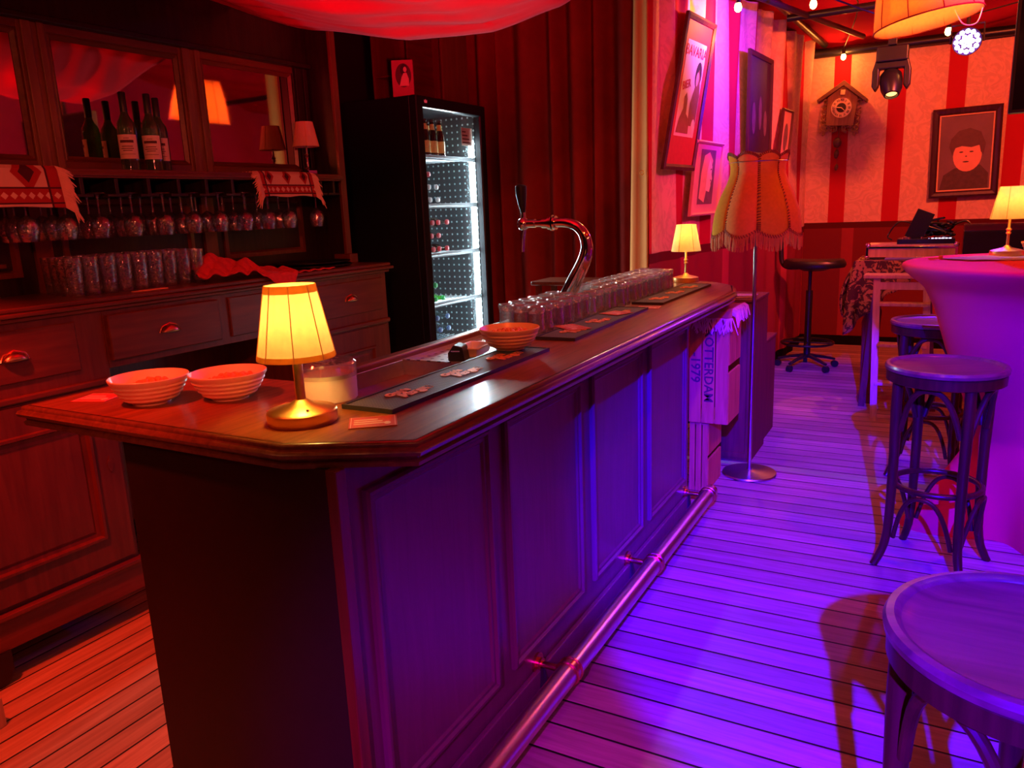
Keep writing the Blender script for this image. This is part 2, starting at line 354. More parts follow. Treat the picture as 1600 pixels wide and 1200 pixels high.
def glassm(name, color, lo=0.10, hi=0.75, rough=0.03, milk=0.0, bs=0.25, bsc=18):
    # thin walled glass: clear body, Fresnel-like bright rims
    m, t, b = NT(name); L = t.links.new; t.nodes.remove(b); out = t.nodes['Material Output']
    tc = node(t, 'ShaderNodeTexCoord'); n = node(t, 'ShaderNodeTexNoise'); n.inputs['Scale'].default_value = bsc
    L(tc.outputs['Object'], n.inputs['Vector']); bp = node(t, 'ShaderNodeBump'); bp.inputs['Strength'].default_value = bs; bp.inputs['Distance'].default_value = 0.01
    L(n.outputs['Fac'], bp.inputs['Height'])
    lw = node(t, 'ShaderNodeLayerWeight'); lw.inputs['Blend'].default_value = 0.35; L(bp.outputs[0], lw.inputs['Normal'])
    mr = node(t, 'ShaderNodeMapRange'); L(lw.outputs['Facing'], mr.inputs['Value']); mr.inputs['To Min'].default_value = lo; mr.inputs['To Max'].default_value = hi
    tr = node(t, 'ShaderNodeBsdfTransparent'); tr.inputs[0].default_value = (*color, 1)
    gl = node(t, 'ShaderNodeBsdfGlossy'); gl.inputs['Roughness'].default_value = rough; L(bp.outputs[0], gl.inputs['Normal'])
    mx = node(t, 'ShaderNodeMixShader'); L(mr.outputs[0], mx.inputs[0]); L(tr.outputs[0], mx.inputs[1]); L(gl.outputs[0], mx.inputs[2])
    res = mx
    if milk:
        d = node(t, 'ShaderNodeBsdfDiffuse'); d.inputs[0].default_value = (*[0.5 + 0.5 * q for q in color], 1); t2 = node(t, 'ShaderNodeBsdfTranslucent'); t2.inputs[0].default_value = d.inputs[0].default_value
        m2 = node(t, 'ShaderNodeMixShader'); m2.inputs[0].default_value = 0.5; L(d.outputs[0], m2.inputs[1]); L(t2.outputs[0], m2.inputs[2])
        m3 = node(t, 'ShaderNodeMixShader'); m3.inputs[0].default_value = milk; L(mx.outputs[0], m3.inputs[1]); L(m2.outputs[0], m3.inputs[2]); res = m3
    L(res.outputs[0], out.inputs[0])
    return m
GLASS = glassm('clear_glass', (0.97, 0.97, 0.97), 0.10, 0.85, 0.05, 0.06)
GLASSW = glassm('sparkling_glass', (0.98, 0.98, 0.98), 0.22, 0.85, 0.02, 0.02, 0.6, 50)
GLASSB = glassm('beer_glass_glass', (0.98, 0.98, 0.98), 0.08, 0.92, 0.05, 0.05, 0.35, 30)
GLASSR = glassm('beer_glass_base', (0.98, 0.98, 0.98), 0.45, 0.95, 0.05, 0.10, 0.3, 60)
GREENG = glassm('green_bottle_glass', (0.12, 0.55, 0.08), 0.06, 0.6, 0.03, 0.10)
DARKG = glassm('dark_bottle_glass', (0.25, 0.12, 0.05), 0.08, 0.6)
BLUEG = glassm('clear_bottle_glass', (0.75, 0.85, 0.92), 0.1, 0.7)
MIRROR = plain('antique_mirror', (0.62, 0.52, 0.36), 0.03, 1, 0.12, 3)
REDV = plain('red_tent_cloth', (0.62, 0.02, 0.045), 0.9, 0, 0.15, 6, spec=0.04)
CURT = plain('dark_red_velvet', (0.24, 0.022, 0.018), 0.9, 0, 0.2, 10, spec=0.04)
IVORY = shade_mat('ivory_shade', (0.92, 0.80, 0.40), 0.30)
IVORYD = plain('unlit_shade', (0.80, 0.50, 0.30), 0.8, 0, 0.05)
TRIMG = plain('shade_trim', (0.75, 0.42, 0.10), 0.7)
BANDM = shade_mat('shade_band', (0.85, 0.45, 0.08), 0.5)
PARCH = shade_mat('parchment_shade', (0.95, 0.42, 0.14), 0.4)
PARCH2 = shade_mat('parchment_yellow', (0.85, 0.50, 0.08), 0.4)
PENDM = shade_mat('pendant_shade', (0.95, 0.62, 0.30), 0.6)
THREAD = plain('brown_thread', (0.25, 0.06, 0.03), 0.8)
FRINGE = plain('fringe_orange', (0.62, 0.22, 0.08), 0.85)
WOOL = plain('wool_fringe', (0.90, 0.52, 0.36), 0.9)
GOLDF = plain('gold_slip', (0.62, 0.32, 0.14), 0.4)
FRAMEK = wood('dark_frame', (0.05, 0.012, 0.022), (0.11, 0.03, 0.04), 0.4, 2)

# ================================================================== SETTING
FLOORM = boards('floor_boards', 0, 0.118, (0.34, 0.19, 0.20), (0.54, 0.32, 0.34))
FLOORB = boards('floor_boards_behind_bar', 1, 0.098, (0.40, 0.26, 0.15), (0.62, 0.44, 0.26))
struct('floor', M().box(-1.42, 3.2, -3.2, 9.0, -0.05, 0), FLOORM, smooth=0)
struct('floor', M().box(-4.3, -1.42, -3.2, 9.0, -0.05, 0), FLOORB, smooth=0)
DARKWALL = plain('dark_wall', (0.02, 0.008, 0.008), 0.8, 0, 0.2, 4)
struct('wall_left', M().box(-4.3, -4.2, -3.2, 9.0, 0, 3.9), DARKWALL, smooth=0)
struct('wall_front', M().box(-4.3, 3.2, -3.3, -3.2, 0, 3.9), DARKWALL, smooth=0)
RWALL = plain('right_tent_wall', (0.55, 0.06, 0.16), 0.8, 0, 0.2, 4, spec=0.05)
struct('wall_right', M().grid(lambda u, v: (2.75 + 0.04 * math.sin(u * 90), -3.2 + 12.2 * u, 3.6 * v), 240, 2), RWALL)
WBACK = stripes('striped_wall_cloth_back', 0, 0.503, 0.155, -1.066, 1.25, (0.80, 0.48, 0.34), (0.50, 0.018, 0.03), (0.20, 0.022, 0.022))
WPOST = stripes('striped_wall_cloth_side', 1, 0.56, 0.17, 0.42, 1.22, (0.78, 0.46, 0.36), (0.50, 0.02, 0.05), (0.28, 0.03, 0.05))
def backwall(u, v):
    x = -1.46 + 4.3 * u; z = 2.9 * v - 0.02 * u * v
    top = max(0, v - 0.72) / 0.28
    y = 8.85 - 0.025 * top * abs(math.sin(x * 4.2)) - 0.012 * math.sin(x * 9 + z * 3) * top
    return (x, y, z)
struct('wall_back', M().grid(backwall, 120, 24), WBACK)
# cloth side wall with the printed pictures: local y runs along the wall, x is its normal
P1 = Vector((-1.56, 4.577, 0)); P2 = Vector((-1.27, 8.85, 0)); WL = (P2 - P1).length
WT = (P2 - P1).normalized(); WN = Vector((WT.y, -WT.x, 0)); WRZ = -math.atan2(WT.x, WT.y)
def sidecloth(u, v):
    s = WL * u; zt = 2.98 + 0.06 * math.sin(u * 2.2); z = zt * v
    g = max(0, (z - 1.1) / 1.9) ** 1.3
    x = 0.05 * g * math.sin(s * 13 + 0.9 * math.sin(s * 3)) + 0.045 * g * math.sin(s * 31 + 2 * math.sin(s * 2)) * max(0, v - 0.5) - 0.02 * g
    x += 0.02 * math.sin(s * 4.1) * (1 - v) + 0.012 * math.sin(s * 17 + 2 * v)
    return (x, s, z)
o = struct('wall_poster_side', M().grid(sidecloth, 260, 40), WPOST); o.location = P1; o.rotation_euler = (0, 0, WRZ)
HEMM = plain('cloth_hem', (0.62, 0.22, 0.07), 0.9, 0, 0.06, 4, spec=0.05)
hem = M().grid(lambda u, v: (-1.56 + (-0.10 - 0.06 * (1 - v)) * u, 4.577 + 0.09 * u + 0.02 * math.sin(u * 5), 2.98 * v), 6, 20)
struct('trim_cloth_hem', hem, HEMM, thick=0.006)
# tented cloth ceiling of the room
def tent(u, v):
    x = -4.2 + 7.2 * u; y = -3.2 + 12.2 * v
    d = abs(y - 2.6) / 6.2
    z = 3.80 - 0.78 * min(1, max(0, (y - 2.6) / 6.2)) - 0.06 * math.sin(PI * ((y * 0.8) % 1)) - 0.02 * math.sin(x * 11 + y * 5)
    return (x, y, z)
struct('ceiling', M().grid(tent, 90, 200), REDV)
struct('trim_roof_beam', M().cyl((-1.3, 8.74, 2.93), (2.7, 8.74, 2.93), 0.045), BLACK)
struct('trim_roof_beam_side', M().cyl((-1.15, 8.7, 3.0), (-1.45, 4.5, 3.12), 0.03), BLACK)

# ================================================================== THE BAR COUNTER
bar = thing('bar_counter', 'long dark panelled bar counter with a polished brown top and brass foot rail', 'bar counter', (-1.05, 1.13, 0))
def W(m, root):          # world coordinates to the local frame of an unrotated thing
    l = root.location; m.v = [(x - l.x, y - l.y, z - l.z) for x, y, z in m.v]; return m
BX0, BX1, BY0, BY1, BT = -1.50, -1.05, 1.13, 3.69, 1.05
body = M().box(BX0, BX1, BY0 + 0.012, BY1, 0, BT).box(-1.50, -1.27, BY1, 4.46, 0, BT)
obj('body', W(body, bar), BARW, bar, bevel=0.003)
endp = M().box(-1.71, -1.064, BY0, BY0 + 0.035, 0, BT).box(-1.71, -1.50, BY0 + 0.035, 1.52, 0.96, BT)
o = obj('end_panel', W(endp, bar), BLACKW, bar, bevel=0.002); o['label'] = 'plain black end panel'
obj('corner_post', W(M().box(-1.066, -1.038, BY0 - 0.004, BY0 + 0.03, 0, BT), bar), MAHOG, bar, bevel=0.004)
MP = [(0, 0), (0, 0.012), (0.006, 0.018), (0.014, 0.018), (0.020, 0.010), (0.030, 0.010), (0.036, 0.004), (0.048, 0.002)]
for (y0, y1) in ((1.215, 1.735), (1.822, 2.35), (2.45, 2.98), (3.07, 3.61)):
    fr = lambda a, b, h: (BX1 + h, a, b)
    obj('panel', W(M().mould(fr, y0, y1, 0.195, 0.978, MP), bar), BARW, bar, smooth=20)
obj('plinth', W(M().box(BX1, BX1 + 0.02, BY0 + 0.03, BY1, 0, 0.11).box(BX1 + 0.02, BX1 + 0.03, BY0 + 0.03, BY1, 0, 0.012), bar), BARW, bar, bevel=0.006)
# worktop: planks round the sink well, moulded edge outside
path = [(-2.08, 1.585), (-2.08, 1.11), (-1.15, 1.10), (-0.90, 1.224), (-0.90, 3.99), (-0.97, 4.265), (-1.10, 4.43), (-1.26, 4.525), (-1.50, 4.55)]
def inset(p, d):
    c = M().sweep(p, [(-d, 0), (-d, 1)]); return [(v[0], v[1]) for v in c.v[::2]]
ip = inset(path, 0.012)
ZT = 1.10
wt = M()
wt.prism([ip[0], ip[1], ip[2], (-1.15, 1.50), (-1.50, 1.50), (-1.50, 1.585)], 1.055, ZT)
wt.prism([ip[2], ip[3], ip[4], (-1.235, ip[4][1]), (-1.235, 1.50), (-1.15, 1.50)], 1.055, ZT)
wt.prism([ip[4], ip[5], ip[6], ip[7], (-1.485, 4.538), (-1.485, ip[4][1])], 1.055, ZT)
obj('worktop', W(wt, bar), TOPW, bar, smooth=0)
ED = [(-0.016, ZT), (-0.004, ZT), (0.0, ZT - 0.004), (0.0, ZT - 0.010), (0.007, ZT - 0.013), (0.011, ZT - 0.020), (0.008, ZT - 0.028), (-0.004, ZT - 0.031), (-0.006, ZT - 0.038), (0.0, ZT - 0.043), (-0.002, ZT - 0.052), (-0.014, ZT - 0.056), (-0.03, ZT - 0.056)]
obj('edge_moulding', W(M().sweep(path, ED), bar), EDGEW, bar, smooth=50)
rim = M().box(-1.52, -1.478, 1.585, 4.55, 1.05, 1.118)
obj('back_rim', W(rim, bar), EDGEW, bar, bevel=0.010, seg=3)
well = M().box(-1.478, -1.235, 1.50, 1.96, 0.93, 0.935).box(-1.478, -1.474, 1.50, 1.96, 0.93, 1.098).box(-1.239, -1.235, 1.50, 1.96, 0.93, 1.098).box(-1.478, -1.235, 1.50, 1.504, 0.93, 1.098).box(-1.478, -1.235, 1.956, 1.96, 0.93, 1.098)
o = obj('sink', W(well, bar), STEEL, bar, bevel=0.002); o['label'] = 'stainless steel sink'
PERF = dots('perforated_steel', (0.62, 0.64, 0.60), (0.03, 0.03, 0.03), 26, 0.17, rough=0.32, metal=0.7)
o = obj('drip_tray', W(M().box(-1.474, -1.239, 1.97, ip[4][1], 1.075, 1.090).box(-1.478, -1.474, 1.96, ip[4][1], 1.07, 1.1).box(-1.239, -1.235, 1.96, ip[4][1], 1.07, 1.1).box(-1.478, -1.235, 1.957, 1.963, 1.07, 1.1), bar), PERF, bar, smooth=0); o['label'] = 'perforated steel drip tray'
# foot rail with flanges, arms and rings
fx, fz = -0.935, 0.125
o = obj('foot_rail', W(M().tube([(fx, 0.95, fz), (fx, 2.3, fz), (fx, 3.70, fz)], 0.035, 24), bar), PIPE, bar); o['label'] = 'polished metal foot rail pipe'
for y in (1.14, 1.985, 2.81, 3.64):
    br = M()
    for c, (q0, q1, r) in enumerate([(-1.05, -1.042, 0.034), (-1.042, -1.030, 0.020), (-1.03, fx - 0.02, 0.011)]): br.cyl((q0, y, fz), (q1, y, fz), r)
    br.tube([(fx + 0.038 * math.cos(a), y - 0.014, fz + 0.038 * math.sin(a)) for a in [i * PI / 10 for i in range(20)]], 0.005, 6, True)
    br.tube([(fx + 0.038 * math.cos(a), y + 0.014, fz + 0.038 * math.sin(a)) for a in [i * PI / 10 for i in range(20)]], 0.005, 6, True)
    br.cyl((fx, y - 0.014, fz), (fx, y + 0.014, fz), 0.039, n=24)
    o = obj('rail_bracket', W(br, bar), COPPER, bar); o['label'] = 'copper coloured foot rail bracket'
    obj('bracket_foot', W(M().cyl((-1.035, y, fz - 0.01), (-1.035, y, 0.0), 0.012, 0.03), bar), BLACK, bar)
for (z) in (1.075,):
    o = obj('end_cap', W(M().cyl((fx, 3.70, fz), (fx, 3.715, fz), 0.033, n=24), bar), COPPER, bar)

# ================================================================== BACK BAR (local x = out from the front, local y = along)
BBR = rad(-2); BBL = Vector((-2.8078, 0.0011, 0))
def BW(d, s, z): return (BBL.x + d * math.cos(BBR) - s * math.sin(BBR), BBL.y + d * math.sin(BBR) + s * math.cos(BBR), z)
CT = 1.29
sb = thing('sideboard', 'dark mahogany sideboard with brass cup pulls against the left wall', 'sideboard', BBL, BBR)
sb.location.z = 0
car = M().box(-0.62, 0, 0.7, 1.81, 0.16, CT - 0.05).box(-0.62, 0, 2.82, 3.46, 0.16, CT - 0.05).box(-0.62, 0, 1.81, 2.82, 1.02, CT - 0.05).box(-0.62, -0.60, 1.81, 2.82, 0.16, 1.02)
obj('carcass', car, MAHOG, sb, bevel=0.003)
top = M().box(-0.62, 0.02, 0.7, 3.49, CT - 0.018, CT).box(-0.62, 0.035, 0.7, 3.50, CT - 0.034, CT - 0.018).box(-0.62, 0.018, 0.7, 3.48, CT - 0.05, CT - 0.034)
obj('worktop', top, MAHOGH, sb, bevel=0.006, seg=3)
for (a, b) in ((0.7, 1.82), (2.81, 3.475)):
    obj('plinth', M().box(-0.6, 0.012, a, b, 0.12, 0.235).box(-0.6, 0.03, a, b + 0.003, 0.235, 0.255), MAHOGH, sb, bevel=0.006)
    obj('moulding', M().box(0, 0.018, a, b - 0.015, 0.965, 0.99), MAHOGH, sb, bevel=0.008, seg=3)
frs = lambda x0: (lambda a, b, h: (x0 + h, a, b))
def cup_pull(d, s, z, par):
    def f(u, v):
        th = PI * u; ph = PI / 2 * v
        return (d + 0.024 * math.cos(ph) * math.sin(th) ** 0.7 if 0 < u < 1 else d, s - 0.042 * math.cos(th) * (0.35 + 0.65 * math.cos(ph)), z + 0.030 * math.sin(ph) * (0.3 + 0.7 * math.sin(th)))
    m = M().grid(f, 16, 8); m.tube([(d + 0.001, s - 0.048, z + 0.0), (d + 0.001, s - 0.036, z + 0.022), (d + 0.001, s, z + 0.034), (d + 0.001, s + 0.036, z + 0.022), (d + 0.001, s + 0.048, z)], 0.003, 6)
    o = obj('cup_pull', m, COPPER, par, thick=0.002); o['label'] = 'brass cup pull'
for (s0, s1, z0, z1, out, ps) in ((0.95, 1.70, 1.035, 1.215, 0.008, 1.475), (1.815, 2.32, 1.050, 1.222, 0.026, 2.07), (2.385, 2.80, 1.050, 1.222, 0.012, 2.60), (2.90, 3.42, 1.040, 1.215, 0.008, 3.165)):
    dm = M().mould(frs(0), s0, s1, z0, z1, [(0, 0), (0, out - 0.004), (0.004, out)])
    d = obj('drawer', dm, MAHOGH, sb, smooth=20)
    cup_pull(out, ps, (z0 + z1) / 2 - 0.012, d)
for (s0, s1) in ((0.78, 1.79), (2.86, 3.42)):
    m = M().mould(frs(0), s0, s1, 0.275, 0.955, [(0, 0), (0, 0.012), (0.10, 0.012), (0.104, 0.022), (0.114, 0.022), (0.120, 0.006), (0.135, 0.003), (0.145, 0.008)])
    d = obj('door', m, MAHOG, sb, smooth=20)
    ss = s1 - 0.045
    e = M().prism([(0, -0.032), (0.012, -0.008), (0.012, 0.008), (0, 0.032), (-0.012, 0.008), (-0.012, -0.008)], 0, 0.003, Matrix.Translation((0.012, ss, 0.66)) @ Matrix.Rotation(PI / 2, 4, 'Y') @ Matrix.Rotation(PI / 2, 4, 'Z'))
    obj('keyhole_plate', e, MAHOGH, d)
for s in (0.80, 1.235, 2.90, 3.40):
    for d in (0.0 if s == 1.235 else -0.08, -0.55):
        m = M().cyl((d - 0.016, s, 0.045), (d + 0.016, s, 0.045), 0.045).box(d - 0.022, d + 0.022, s - 0.02, s + 0.05, 0.05, 0.125)
        obj('caster', m, BLACK, sb)

hu = thing('mirrored_hutch', 'tall dark wooden hutch with mirrors and a hanging glass rack above sideboard', 'hutch', (BBL.x, BBL.y, CT), BBR)
def H(m): m.v = [(x, y, z - CT) for x, y, z in m.v]; return m
FM = -0.45
obj('back_panel', H(M().box(-0.62, FM - 0.03, 0.7, 3.45, CT, 2.98)), DARKW, hu, smooth=0)
ct = M().box(-0.62, FM + 0.02, 0.7, 3.45, 2.36, 2.98).box(-0.62, FM + 0.05, 0.7, 3.45, 2.335, 2.36)
obj('cornice', H(ct), DARKW, hu, bevel=0.006)
obj('side_board', H(M().box(-0.62, -0.268, 3.45, 3.485, CT, 2.98)), DARKW, hu, bevel=0.003)
obj('side_edge_strip', H(M().box(-0.27, -0.25, 3.445, 3.488, CT, 2.98)), MAHOG, hu, bevel=0.003)
obj('side_foot', H(M().box(-0.34, -0.22, 3.435, 3.50, CT, CT + 0.05)), MAHOG, hu, bevel=0.004)
for (a, b, mt_) in ((1.915, 2.03, OAKST), (2.635, 2.755, OAKST), (3.34, 3.45, DARKW)):
    st = M()
    st.box(FM - 0.03, FM + 0.014, a, b, 1.77, 2.335)
    st.box(FM + 0.014, FM + 0.026, a + 0.012, a + 0.05, 1.77, 2.335).box(FM + 0.014, FM + 0.026, b - 0.04, b - 0.012, 1.77, 2.335)
    obj('stile', H(st), mt_, hu, bevel=0.003)
obj('rail', H(M().box(FM - 0.03, FM + 0.012, 0.7, 3.45, 1.77, 1.812).box(FM - 0.03, FM + 0.012, 0.7, 3.45, 2.305, 2.34)), MAHOGH, hu, bevel=0.003)
for (a, b) in ((0.75, 1.915), (2.03, 2.635), (2.755, 3.34)):
    fr_ = obj('mirror_frame', H(M().mould(frs(FM - 0.02), a, b, 1.812, 2.305, [(0, 0.01), (0.0, 0.026), (0.008, 0.03), (0.016, 0.022), (0.022, 0.016)], fill=False)), MAHOGH, hu)
    o = obj('mirror', H(M().box(FM - 0.03, FM - 0.006, a + 0.012, b - 0.012, 1.82, 2.297)), MIRROR, fr_, smooth=0); o['label'] = 'old bronze tinted mirror'
obj('shelf', H(M().box(FM - 0.02, -0.22, 0.7, 3.42, 1.735, 1.77).box(FM - 0.02, -0.212, 0.7, 3.425, 1.742, 1.758)), MAHOGH, hu, bevel=0.004)
lp = M()
for (a, b) in ((0.95, 1.80), (1.98, 2.62), (2.80, 3.35)): lp.mould(frs(FM - 0.03), a, b, 1.36, 1.66, [(0, 0.0), (0, 0.012), (0.02, 0.014), (0.03, 0.0), (0.05, -0.002)])
for (a, b) in ((1.86, 1.93), (2.68, 2.75)): lp.box(FM - 0.03, FM - 0.012, a, b, CT, 1.73)
lp.box(FM - 0.03, -0.385, 0.7, 1.70, 1.405, 1.42)
obj('lower_panelling', H(lp), MAHOG, hu, smooth=20)
RS = [1.22 + 0.146 * i for i in range(15)] + [3.36]
for s in RS:
    obj('rack_rail', H(M().box(-0.44, -0.225, s - 0.008, s + 0.008, 1.672, 1.735).box(-0.44, -0.225, s - 0.043, s + 0.043, 1.662, 1.673)), DARKW, hu, bevel=0.002)

# hanging wine glasses, three deep between the rails
wg = thing('wine_glass', 'wine glass hanging upside down from the rack under the mirror shelf', 'wine glass', BW(-0.25, 1.293, 1.50), 0, 'wine glasses hanging in the rack')
o = obj('bowl', M().lathe([(0.0295, 0), (0.0355, 0.022), (0.0395, 0.045), (0.0385, 0.062), (0.030, 0.080), (0.014, 0.092), (0.0045, 0.098), (0.001, 0.094), (0.013, 0.0895), (0.0285, 0.077), (0.0368, 0.061), (0.0378, 0.045), (0.034, 0.022), (0.0283, 0)], n=24, cap=False), GLASSW, wg)
obj('stem', M().lathe([(0.0045, 0.096), (0.0035, 0.11), (0.0035, 0.150), (0.006, 0.168), (0.020, 0.1745), (0.034, 0.1762), (0.034, 0.178), (0.001, 0.178)], n=20), GLASSW, wg)
for i in range(14):
    for j, d in enumerate((-0.25, -0.33, -0.405)):
        if i == 0 and j == 0: continue
        if i in (13,) and j > 0: continue
        s = 1.293 + 0.146 * i + random.uniform(-0.006, 0.006)
        if i == 13: s = 3.235
        g_ = dup(wg, BW(d, s, 1.50), random.random())
        if i == 13: g_['label'] = 'single wine glass hanging apart at the right end of the rack'; del g_['group']
# tall tumblers standing on the sideboard
tm = thing('tumbler', 'tall clear tumbler in the block of glasses on the sideboard', 'tumbler', BW(-0.12, 1.80, CT), 0, 'tall tumblers on the sideboard')
obj('glass', M().lathe([(0.0, 0.0), (0.025, 0.0), (0.027, 0.004), (0.033, 0.145), (0.0318, 0.146), (0.0255, 0.014), (0.0, 0.012)], n=20, cap=False), GLASSW, tm)
for i in range(9):
    for j in range(4):
        if i == j == 0: continue
        dup(tm, BW(-0.12 - 0.070 * j + random.uniform(-0.003, 0.003), 1.80 + 0.0685 * i + 0.012 * j, CT + 0.0005), random.random())

# wine bottles on the mirror shelf
SH = 1.77
def wine_bottle(d, s, rz, label):
    t = thing('wine_bottle', label, 'wine bottle', BW(d, s, SH), rz, 'wine bottles on the mirror shelf')
    obj('glass_body', M().lathe([(0.0, 0.002), (0.033, 0.0), (0.037, 0.004), (0.037, 0.175), (0.034, 0.197), (0.022, 0.217), (0.0145, 0.235), (0.0135, 0.305), (0.0, 0.305)], n=28), GREENG, t)
    obj('cap', M().lathe([(0.0148, 0.240), (0.0148, 0.318), (0.013, 0.321), (0.0, 0.321)], n=20), BLACK, t)
    lb = obj('paper_label', M().grid(lambda u, v: (0.0376 * math.cos(-1.25 + 2.5 * u), 0.0376 * math.sin(-1.25 + 2.5 * u), 0.050 + 0.098 * v), 20, 1), PAPER, t)
    ln = M()
    for (z, w_, h) in ((0.132, 0.3, 0.002), (0.115, 0.75, 0.011), (0.099, 0.6, 0.003), (0.090, 0.7, 0.003), (0.082, 0.5, 0.003), (0.068, 0.8, 0.0015)):
        ln.grid(lambda u, v: (0.0380 * math.cos(w_ * (2 * u - 1)), 0.0380 * math.sin(w_ * (2 * u - 1)), z + h * v), 10, 1)
    obj('print', ln, INK, lb)
    return t
wine_bottle(-0.33, 2.245, rad(-45), 'green wine bottle with pink label, leftmost of the bottles on mirror shelf')
wine_bottle(-0.31, 2.345, rad(-50), 'green wine bottle with pink label, middle one standing furthest forward on shelf')
wine_bottle(-0.385, 2.44, rad(-50), 'green wine bottle half behind its neighbour, rightmost on mirror shelf')

# ================================================================== LAMPS
def table_lamp(name, label, loc, style, rz=0, lit=True, sc=1.0, power=2.2):
    t = thing(name, label, 'lamp', loc, rz, None); s = sc
    if style == 'disc':
        obj('base', M().lathe([(0.0, 0), (0.076 * s, 0), (0.078 * s, 0.003), (0.078 * s, 0.026), (0.074 * s, 0.030), (0.03 * s, 0.040), (0.013, 0.052), (0.0, 0.052)], n=48), BRASS, t)
        obj('switch', M().lathe([(0.004, 0), (0.004, 0.002), (0, 0.002)], (0.03, -0.045, 0.036), 12), CHROME, t)
        obj('stem', M().lathe([(0.011, 0.045), (0.011, 0.19), (0.006, 0.21)], n=20), BRASS, t)
        r0, z0, r1, z1 = 0.085, 0.148, 0.054, 0.308
    else:
        mat = BRASS if style == 'brass' else CHROME
        obj('base', M().lathe([(0.0, 0), (0.072 * s, 0), (0.074 * s, 0.004), (0.072 * s, 0.026 * s), (0.060 * s, 0.030 * s), (0.02 * s, 0.040 * s), (0.008, 0.052 * s), (0, 0.052 * s)], n=32 if style == 'brass' else 8), mat, t)
        obj('stem', M().lathe([(0.007, 0.045 * s), (0.006, 0.10 * s), (0.012, 0.108 * s), (0.008, 0.116 * s), (0.013, 0.125 * s), (0.006, 0.135 * s), (0.0055, 0.21 * s)], n=16), mat, t)
        r0, z0, r1, z1 = 0.083 * s, 0.175 * s, 0.054 * s, 0.325 * s
    n = 96
    pleat = lambda a, z: 1 + 0.004 * math.sin(a * 24)
    sh = obj('lamp_shade', M().lathe([(r0 + (r1 - r0) * i / 6, z0 + (z1 - z0) * i / 6) for i in range(7)], n=n, cap=False, mod=pleat), IVORY if lit else IVORYD, t)
    h = z1 - z0; slope = (r1 - r0) / h
    for (a, b) in ((z0 - 0.001, z0 + 0.07 * h), (z1 - 0.10 * h, z1 + 0.001)):
        tr = M().lathe([(r0 + slope * (a - z0) + 0.001, a), (r0 + slope * (b - z0) + 0.001, b)], n=48, cap=False)
        if style == 'disc': obj('trim_band', tr, BANDM, sh)
    sm = M()
    for i in range(8 if style == 'disc' else 6):
        a = 2 * PI * i / (8 if style == 'disc' else 6) + 0.3
        sm.tube([((r0 + 0.0012) * math.cos(a), (r0 + 0.0012) * math.sin(a), z0), ((r1 + 0.0012) * math.cos(a), (r1 + 0.0012) * math.sin(a), z1)], 0.0012, 5)
    obj('seam', sm, TRIMG, sh)
    if lit:
        bz = (z0 + z1) / 2 + 0.012
        obj('bulb', M().sphere((0, 0, bz), 0.018, 16, (1, 1, 1.3)), emit('warm_bulb', (1, 0.62, 0.18), 40), t)
        L_ = light('lamp_light', 'POINT', (0, 0, bz + 0.001), (1, 0.47, 0.09), power, size=0.02); L_.parent = t
    return t
table_lamp('table_lamp', 'lit table lamp with brass disc base and cream shade on near end of bar', (-1.243, 1.262, 1.1), 'disc', 0.4, power=20)
table_lamp('table_lamp', 'small lit brass lamp with cream shade on the far end of bar', (-1.285, 4.44, 1.1), 'brass', 0, True, 1.0, 11)
table_lamp('table_lamp', 'small lit lamp with cream shade standing on the pink covered high table', (0.275, 4.45, 1.236), 'brass', 0, True, 1.0, 11)
table_lamp('table_lamp', 'unlit lamp with pale shade and chrome stem at right end of mirror shelf', BW(-0.33, 3.285, 1.77), 'chrome', 0, False, 0.84)

# floor lamp with lobed fringed shade
fl = thing('floor_lamp', 'tall floor lamp with fringed parchment shade and round metal foot beside bar', 'lamp', (-0.887, 4.39, 0))
obj('foot', M().lathe([(0, 0.0), (0.148, 0.0), (0.152, 0.008), (0.148, 0.016), (0.04, 0.024), (0.016, 0.030), (0.014, 0.04)], n=64), STEEL, fl)
obj('pole', M().cyl((0, 0, 0.03), (0, 0, 1.62), 0.0105), STEEL, fl)
SP = [(0.232, 1.395), (0.230, 1.43), (0.218, 1.49), (0.190, 1.57), (0.160, 1.63), (0.143, 1.68), (0.142, 1.72), (0.156, 1.765)]
def prof_at(v):
    q = v * (len(SP) - 1); i = min(int(q), len(SP) - 2); f = q - i
    return SP[i][0] * (1 - f) + SP[i + 1][0] * f, SP[i][1] * (1 - f) + SP[i + 1][1] * f
A0 = rad(12)
thr = M(); frg = M()
